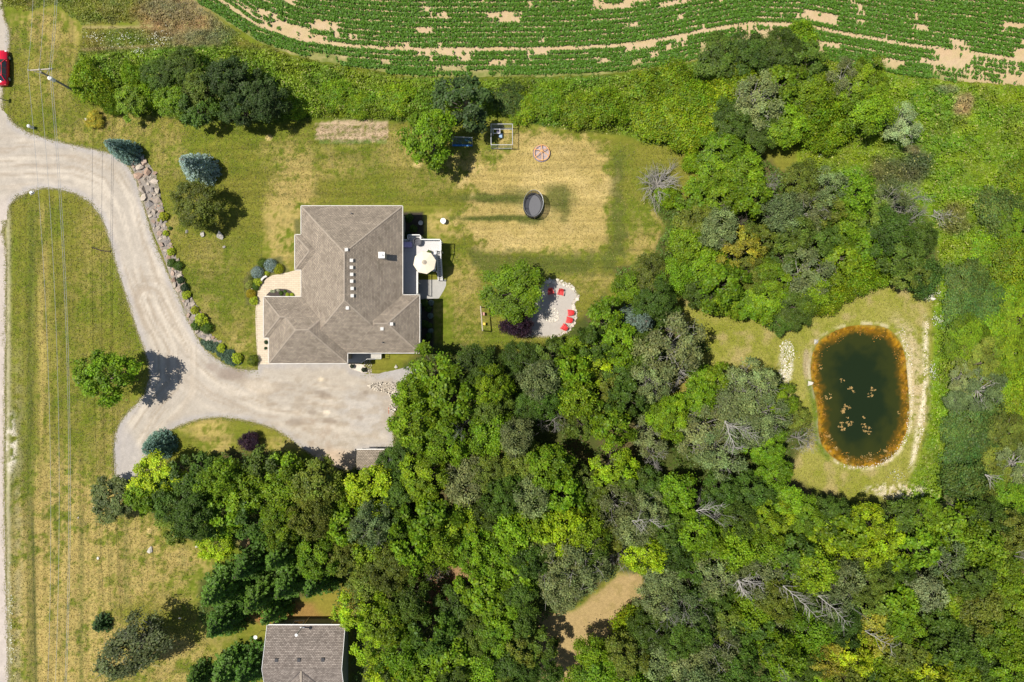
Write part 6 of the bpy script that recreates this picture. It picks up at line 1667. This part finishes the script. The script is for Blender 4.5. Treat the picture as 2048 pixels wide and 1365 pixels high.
# garden shrubs ---------------------------------------------------------------------
def shrub(px, py, r, ball, tint, label, h=None, name='shrub'):
    rm = r/PPM; h = h or rm*1.25; x, y, _ = P(px, py, h*.5)
    e = empty(name, (x, y, 0), random.uniform(0, 6.28), label, 'shrub')
    o_ = link('foliage', BALL[ball], e, scale=(rm*1.02, rm*1.02, h/1.3)); o_.color = (*tint, 1)
    m_ = MB(); m_.tube((0,0,-.03), (0,0,h*.4), .04, n=6); m_.build('stem', M['bark'], e)
BLU = (.27,.36,.36); LIME = (.36,.44,.02); YG = (.34,.37,.015); GRN = (.08,.15,.015); DG = (.04,.08,.03); GOLD = (.42,.34,.015)
for (x, y, r, b, t, lb) in (
    (514,545,13,0,BLU,'round blue-green shrub at the upper left of the front walkway'),(541,531,14,0,BLU,'round blue-green shrub touching the yellow-green ball shrub'),
    (556,538,11,0,YG,'clipped yellow-green ball shrub right of the blue-green one'),(525,526,10,2,(.10,.16,.012),'dark green shrub behind the two round blue-green shrubs'),
    (501,588,10,0,GOLD,'clipped golden ball shrub at the left of the front walkway'),(515,564,9,1,LIME,'lime green plant beside the curved stone bench'),
    (499,570,8,1,(.26,.30,.05),'pale green plant left of the lime one by the bench'),(511,573,8,2,GRN,'green plant between the lime plant and the golden ball'),
    (507,601,9,1,LIME,'lime plant just below the golden ball shrub'),(502,556,6,1,(.13,.15,.02),'small olive plant left of the round blue-green shrub'),
    (534,547,5,1,LIME,'tiny lime plant between the two round blue-green shrubs'),
    (327,433,9,1,YG,'yellow-green plant at the top of the boulder border'),(331,467,6,1,LIME,'small lime plant among upper boulders of the border'),
    (342,504,8,1,LIME,'lime plant among boulders level with the forked shadow on the verge'),(342,526,9,2,GRN,'left of the pair of green shrubs in the boulder border'),
    (356,532,10,2,GRN,'right of the pair of green shrubs in the boulder border'),(361,561,8,2,DG,'dark green shrub below the pair of green shrubs in the border'),
    (369,576,9,2,DG,'bluish dark shrub above a lime plant in the border'),(372,590,9,1,LIME,'lime plant in the border level with the golden ball shrub'),
    (389,621,8,1,YG,'olive yellow plant midway down the lower boulder border'),(402,640,13,1,LIME,'largest lime plant of the boulder border'),
    (392,651,10,1,GRN,'green plant left below the largest lime plant'),(413,657,12,2,(.09,.17,.015),'rounded green shrub right below the largest lime plant'),
    (442,697,8.5,1,LIME,'upper lime plant in the juniper bed'),(474,717,10.5,1,LIME,'lower lime plant in the juniper bed'),
    (505,721,12,2,(.14,.19,.015),'olive green shrub at the foot of the front walkway'),
    (318,440,4,1,YG,'tiny yellow plant among the boulders near the border top'),(340,457,4,1,GRN,'tiny green plant right of the border boulders'),
    (543,583,3,1,(.4,.45,.3),'pale small plant at the left of the half round bed'),(548,583,3,1,(.45,.48,.35),'second pale small plant in the half round bed'),
    (562,587,4.5,2,GRN,'green plant in the middle of the half round bed'),(556,581,3,1,(.5,.5,.4),'whitish plant at the top of the half round bed'),
    (575,590,4,1,LIME,'lime plant at the lower edge of the half round bed'),(584,590,4,1,LIME,'lime plant at the right end of the half round bed'),(570,583,3,1,GRN,'small green plant at the right of the half round bed'),
    (818,436,9,2,GRN,'upper green shrub in the house shadow above the deck'),(827,458,8,2,GRN,'lower green shrub in the house shadow above the deck'),(814,470,8,2,DG,'dark shrub between house wall and deck corner'),
    (848,606,9,2,GRN,'uppermost green shrub in the shaded bed right of the house'),(857,618,7,2,GRN,'second green shrub in the shaded bed right of the house'),(862,606,6,0,BLU,'upper bluish shrub in the shaded bed right of the house'),
    (861,632,6,0,BLU,'middle bluish shrub in the shaded bed right of the house'),(849,648,8,2,GRN,'third green shrub in the shaded bed right of the house'),(858,652,7,2,GRN,'fourth green shrub in the shaded bed right of the house'),
    (861,662,6,0,BLU,'lower bluish shrub in the shaded bed right of the house'),(857,674,8,2,GRN,'lowest green shrub in the shaded bed right of the house'),(848,690,7,2,DG,'dark shrub at the bottom of the shaded bed right of the house'),
    (532,685,4,1,DG,'small dark plant in the notch at the garage corner'),(531,697,3,1,DG,'second small dark plant below the garage corner notch')):
    shrub(x, y, r, b, t, lb)
scatter('juniper', smooth_poly([(398,682),(425,678),(440,690),(462,700),(480,712),(487,728),(474,735),(450,724),(430,710),(412,697)], 1), 9000, .085, lambda a, b, c, r: sstep(-2, 5, c)*r.uniform(.05, .35, len(a)),
        lambda a, b, r: np.array([.075,.13,.075])*(.6+.8*fbm(a/6, b/6, 77, 2))[:, None], 'low bluish juniper mat along the lower boulder border', 'juniper', seed=44)
me_ = MB()
for (x, y) in ((560,580),(561,590),(559,585)): c = P(x, y, .1); me_.tube((c[0], c[1], .04), (c[0], c[1], .16), .12, .08, 6)
# leaning and fallen pale trunks in the woodland
def logt(pts, r, label, mat='pale_bark'):
    rg = random.Random(len(label)+int(pts[0][0])); m_ = MB(); q = [Vector(P(*p)) for p in pts]; r = r*.55
    thick = r > .15
    path = [q[0]]
    for i in range(len(q)-1):
        for k in range(1, 5):
            v = q[i].lerp(q[i+1], k/4); v += Vector((rg.uniform(-.09,.09), rg.uniform(-.09,.09), rg.uniform(-.05,.1))); path.append(v)
    N_ = len(path)
    for i in range(N_-1):
        m_.tube(path[i], path[i+1], r*(1-.8*i/N_), r*(1-.8*(i+1)/N_), 6)
        if not thick or i > N_*.5:
            for s in range(2):
                d = (path[i+1]-path[i]).normalized(); sd = Vector((-d.y, d.x, 0))*rg.choice((-1, 1))
                L = rg.uniform(.5, 1.5); e = path[i]+(d*.7+sd*rg.uniform(.4,1)).normalized()*L+Vector((0,0,rg.uniform(-.1,.4)))
                m_.tube(path[i], e, r*.38, .012, 4, cap=False)
                for t in range(2): m_.tube(path[i].lerp(e, rg.uniform(.4,.8)), e+Vector((rg.uniform(-.6,.6), rg.uniform(-.6,.6), rg.uniform(0,.3))), r*.18, .008, 3, cap=False)
    tag(m_.build('pale_trunk', M[mat]), label, 'trunk')
logt([(1347,785,.1),(1354,765,4),(1362,740,8)], .22, 'leaning pale birch trunk beside the small light clearing')
logt([(1341,786,.1),(1352,768,3.5),(1370,747,7)], .16, 'second pale birch trunk crossing the leaning one')
logt([(1450,842,9.5),(1458,865,10.3),(1466,888,10.5),(1478,902,10)], .15, 'long pale dead branch across the grey-green poplars')
logt([(1452,848,9.8),(1470,855,10.6),(1490,862,10.8),(1515,880,10)], .12, 'pale dead branch forking right across the grey-green poplars')
logt([(1868,420,.6),(1885,436,.5),(1905,444,.3)], .10, 'fallen pale branch at the right end of the upper woodland')
logt([(1862,432,.6),(1880,438,.9),(1900,432,.5)], .08, 'second fallen pale branch at the right end of the upper woodland')
logt([(1476,1160,9),(1482,1175,9),(1488,1190,9)], .26, 'short thick pale log in the lower woodland')
logt([(1484,1160,10),(1505,1166,10),(1528,1178,9.5)], .14, 'thin pale fallen branch right of the short thick log')
logt([(1566,1172,9.6),(1590,1192,10),(1612,1212,10),(1640,1240,9.6)], .14, 'long pale branch slanting down the lower right woodland')
logt([(1636,1192,9.5),(1668,1218,10),(1696,1250,9.6)], .12, 'second long pale branch slanting down the lower right woodland')
logt([(1264,1042,10.5),(1285,1041,10.8),(1292,1054,10)], .11, 'bent white branch in the middle of the lower woodland')
logt([(1299,1040,10.8),(1320,1056,10.5)], .11, 'short white branch right of the bent white branch')
logt([(1730,1262,9.8),(1770,1285,9.8),(1790,1296,9)], .10, 'thin pale branch below the yellowing tree at lower right')
logt([(1392,1022,10.4),(1415,1018,10.8),(1450,1008,10)], .13, 'white forked branch above the pale dead tree')
logt([(1970,950,4),(1985,957,4.4)], .16, 'short white log in the right-hand scrub')
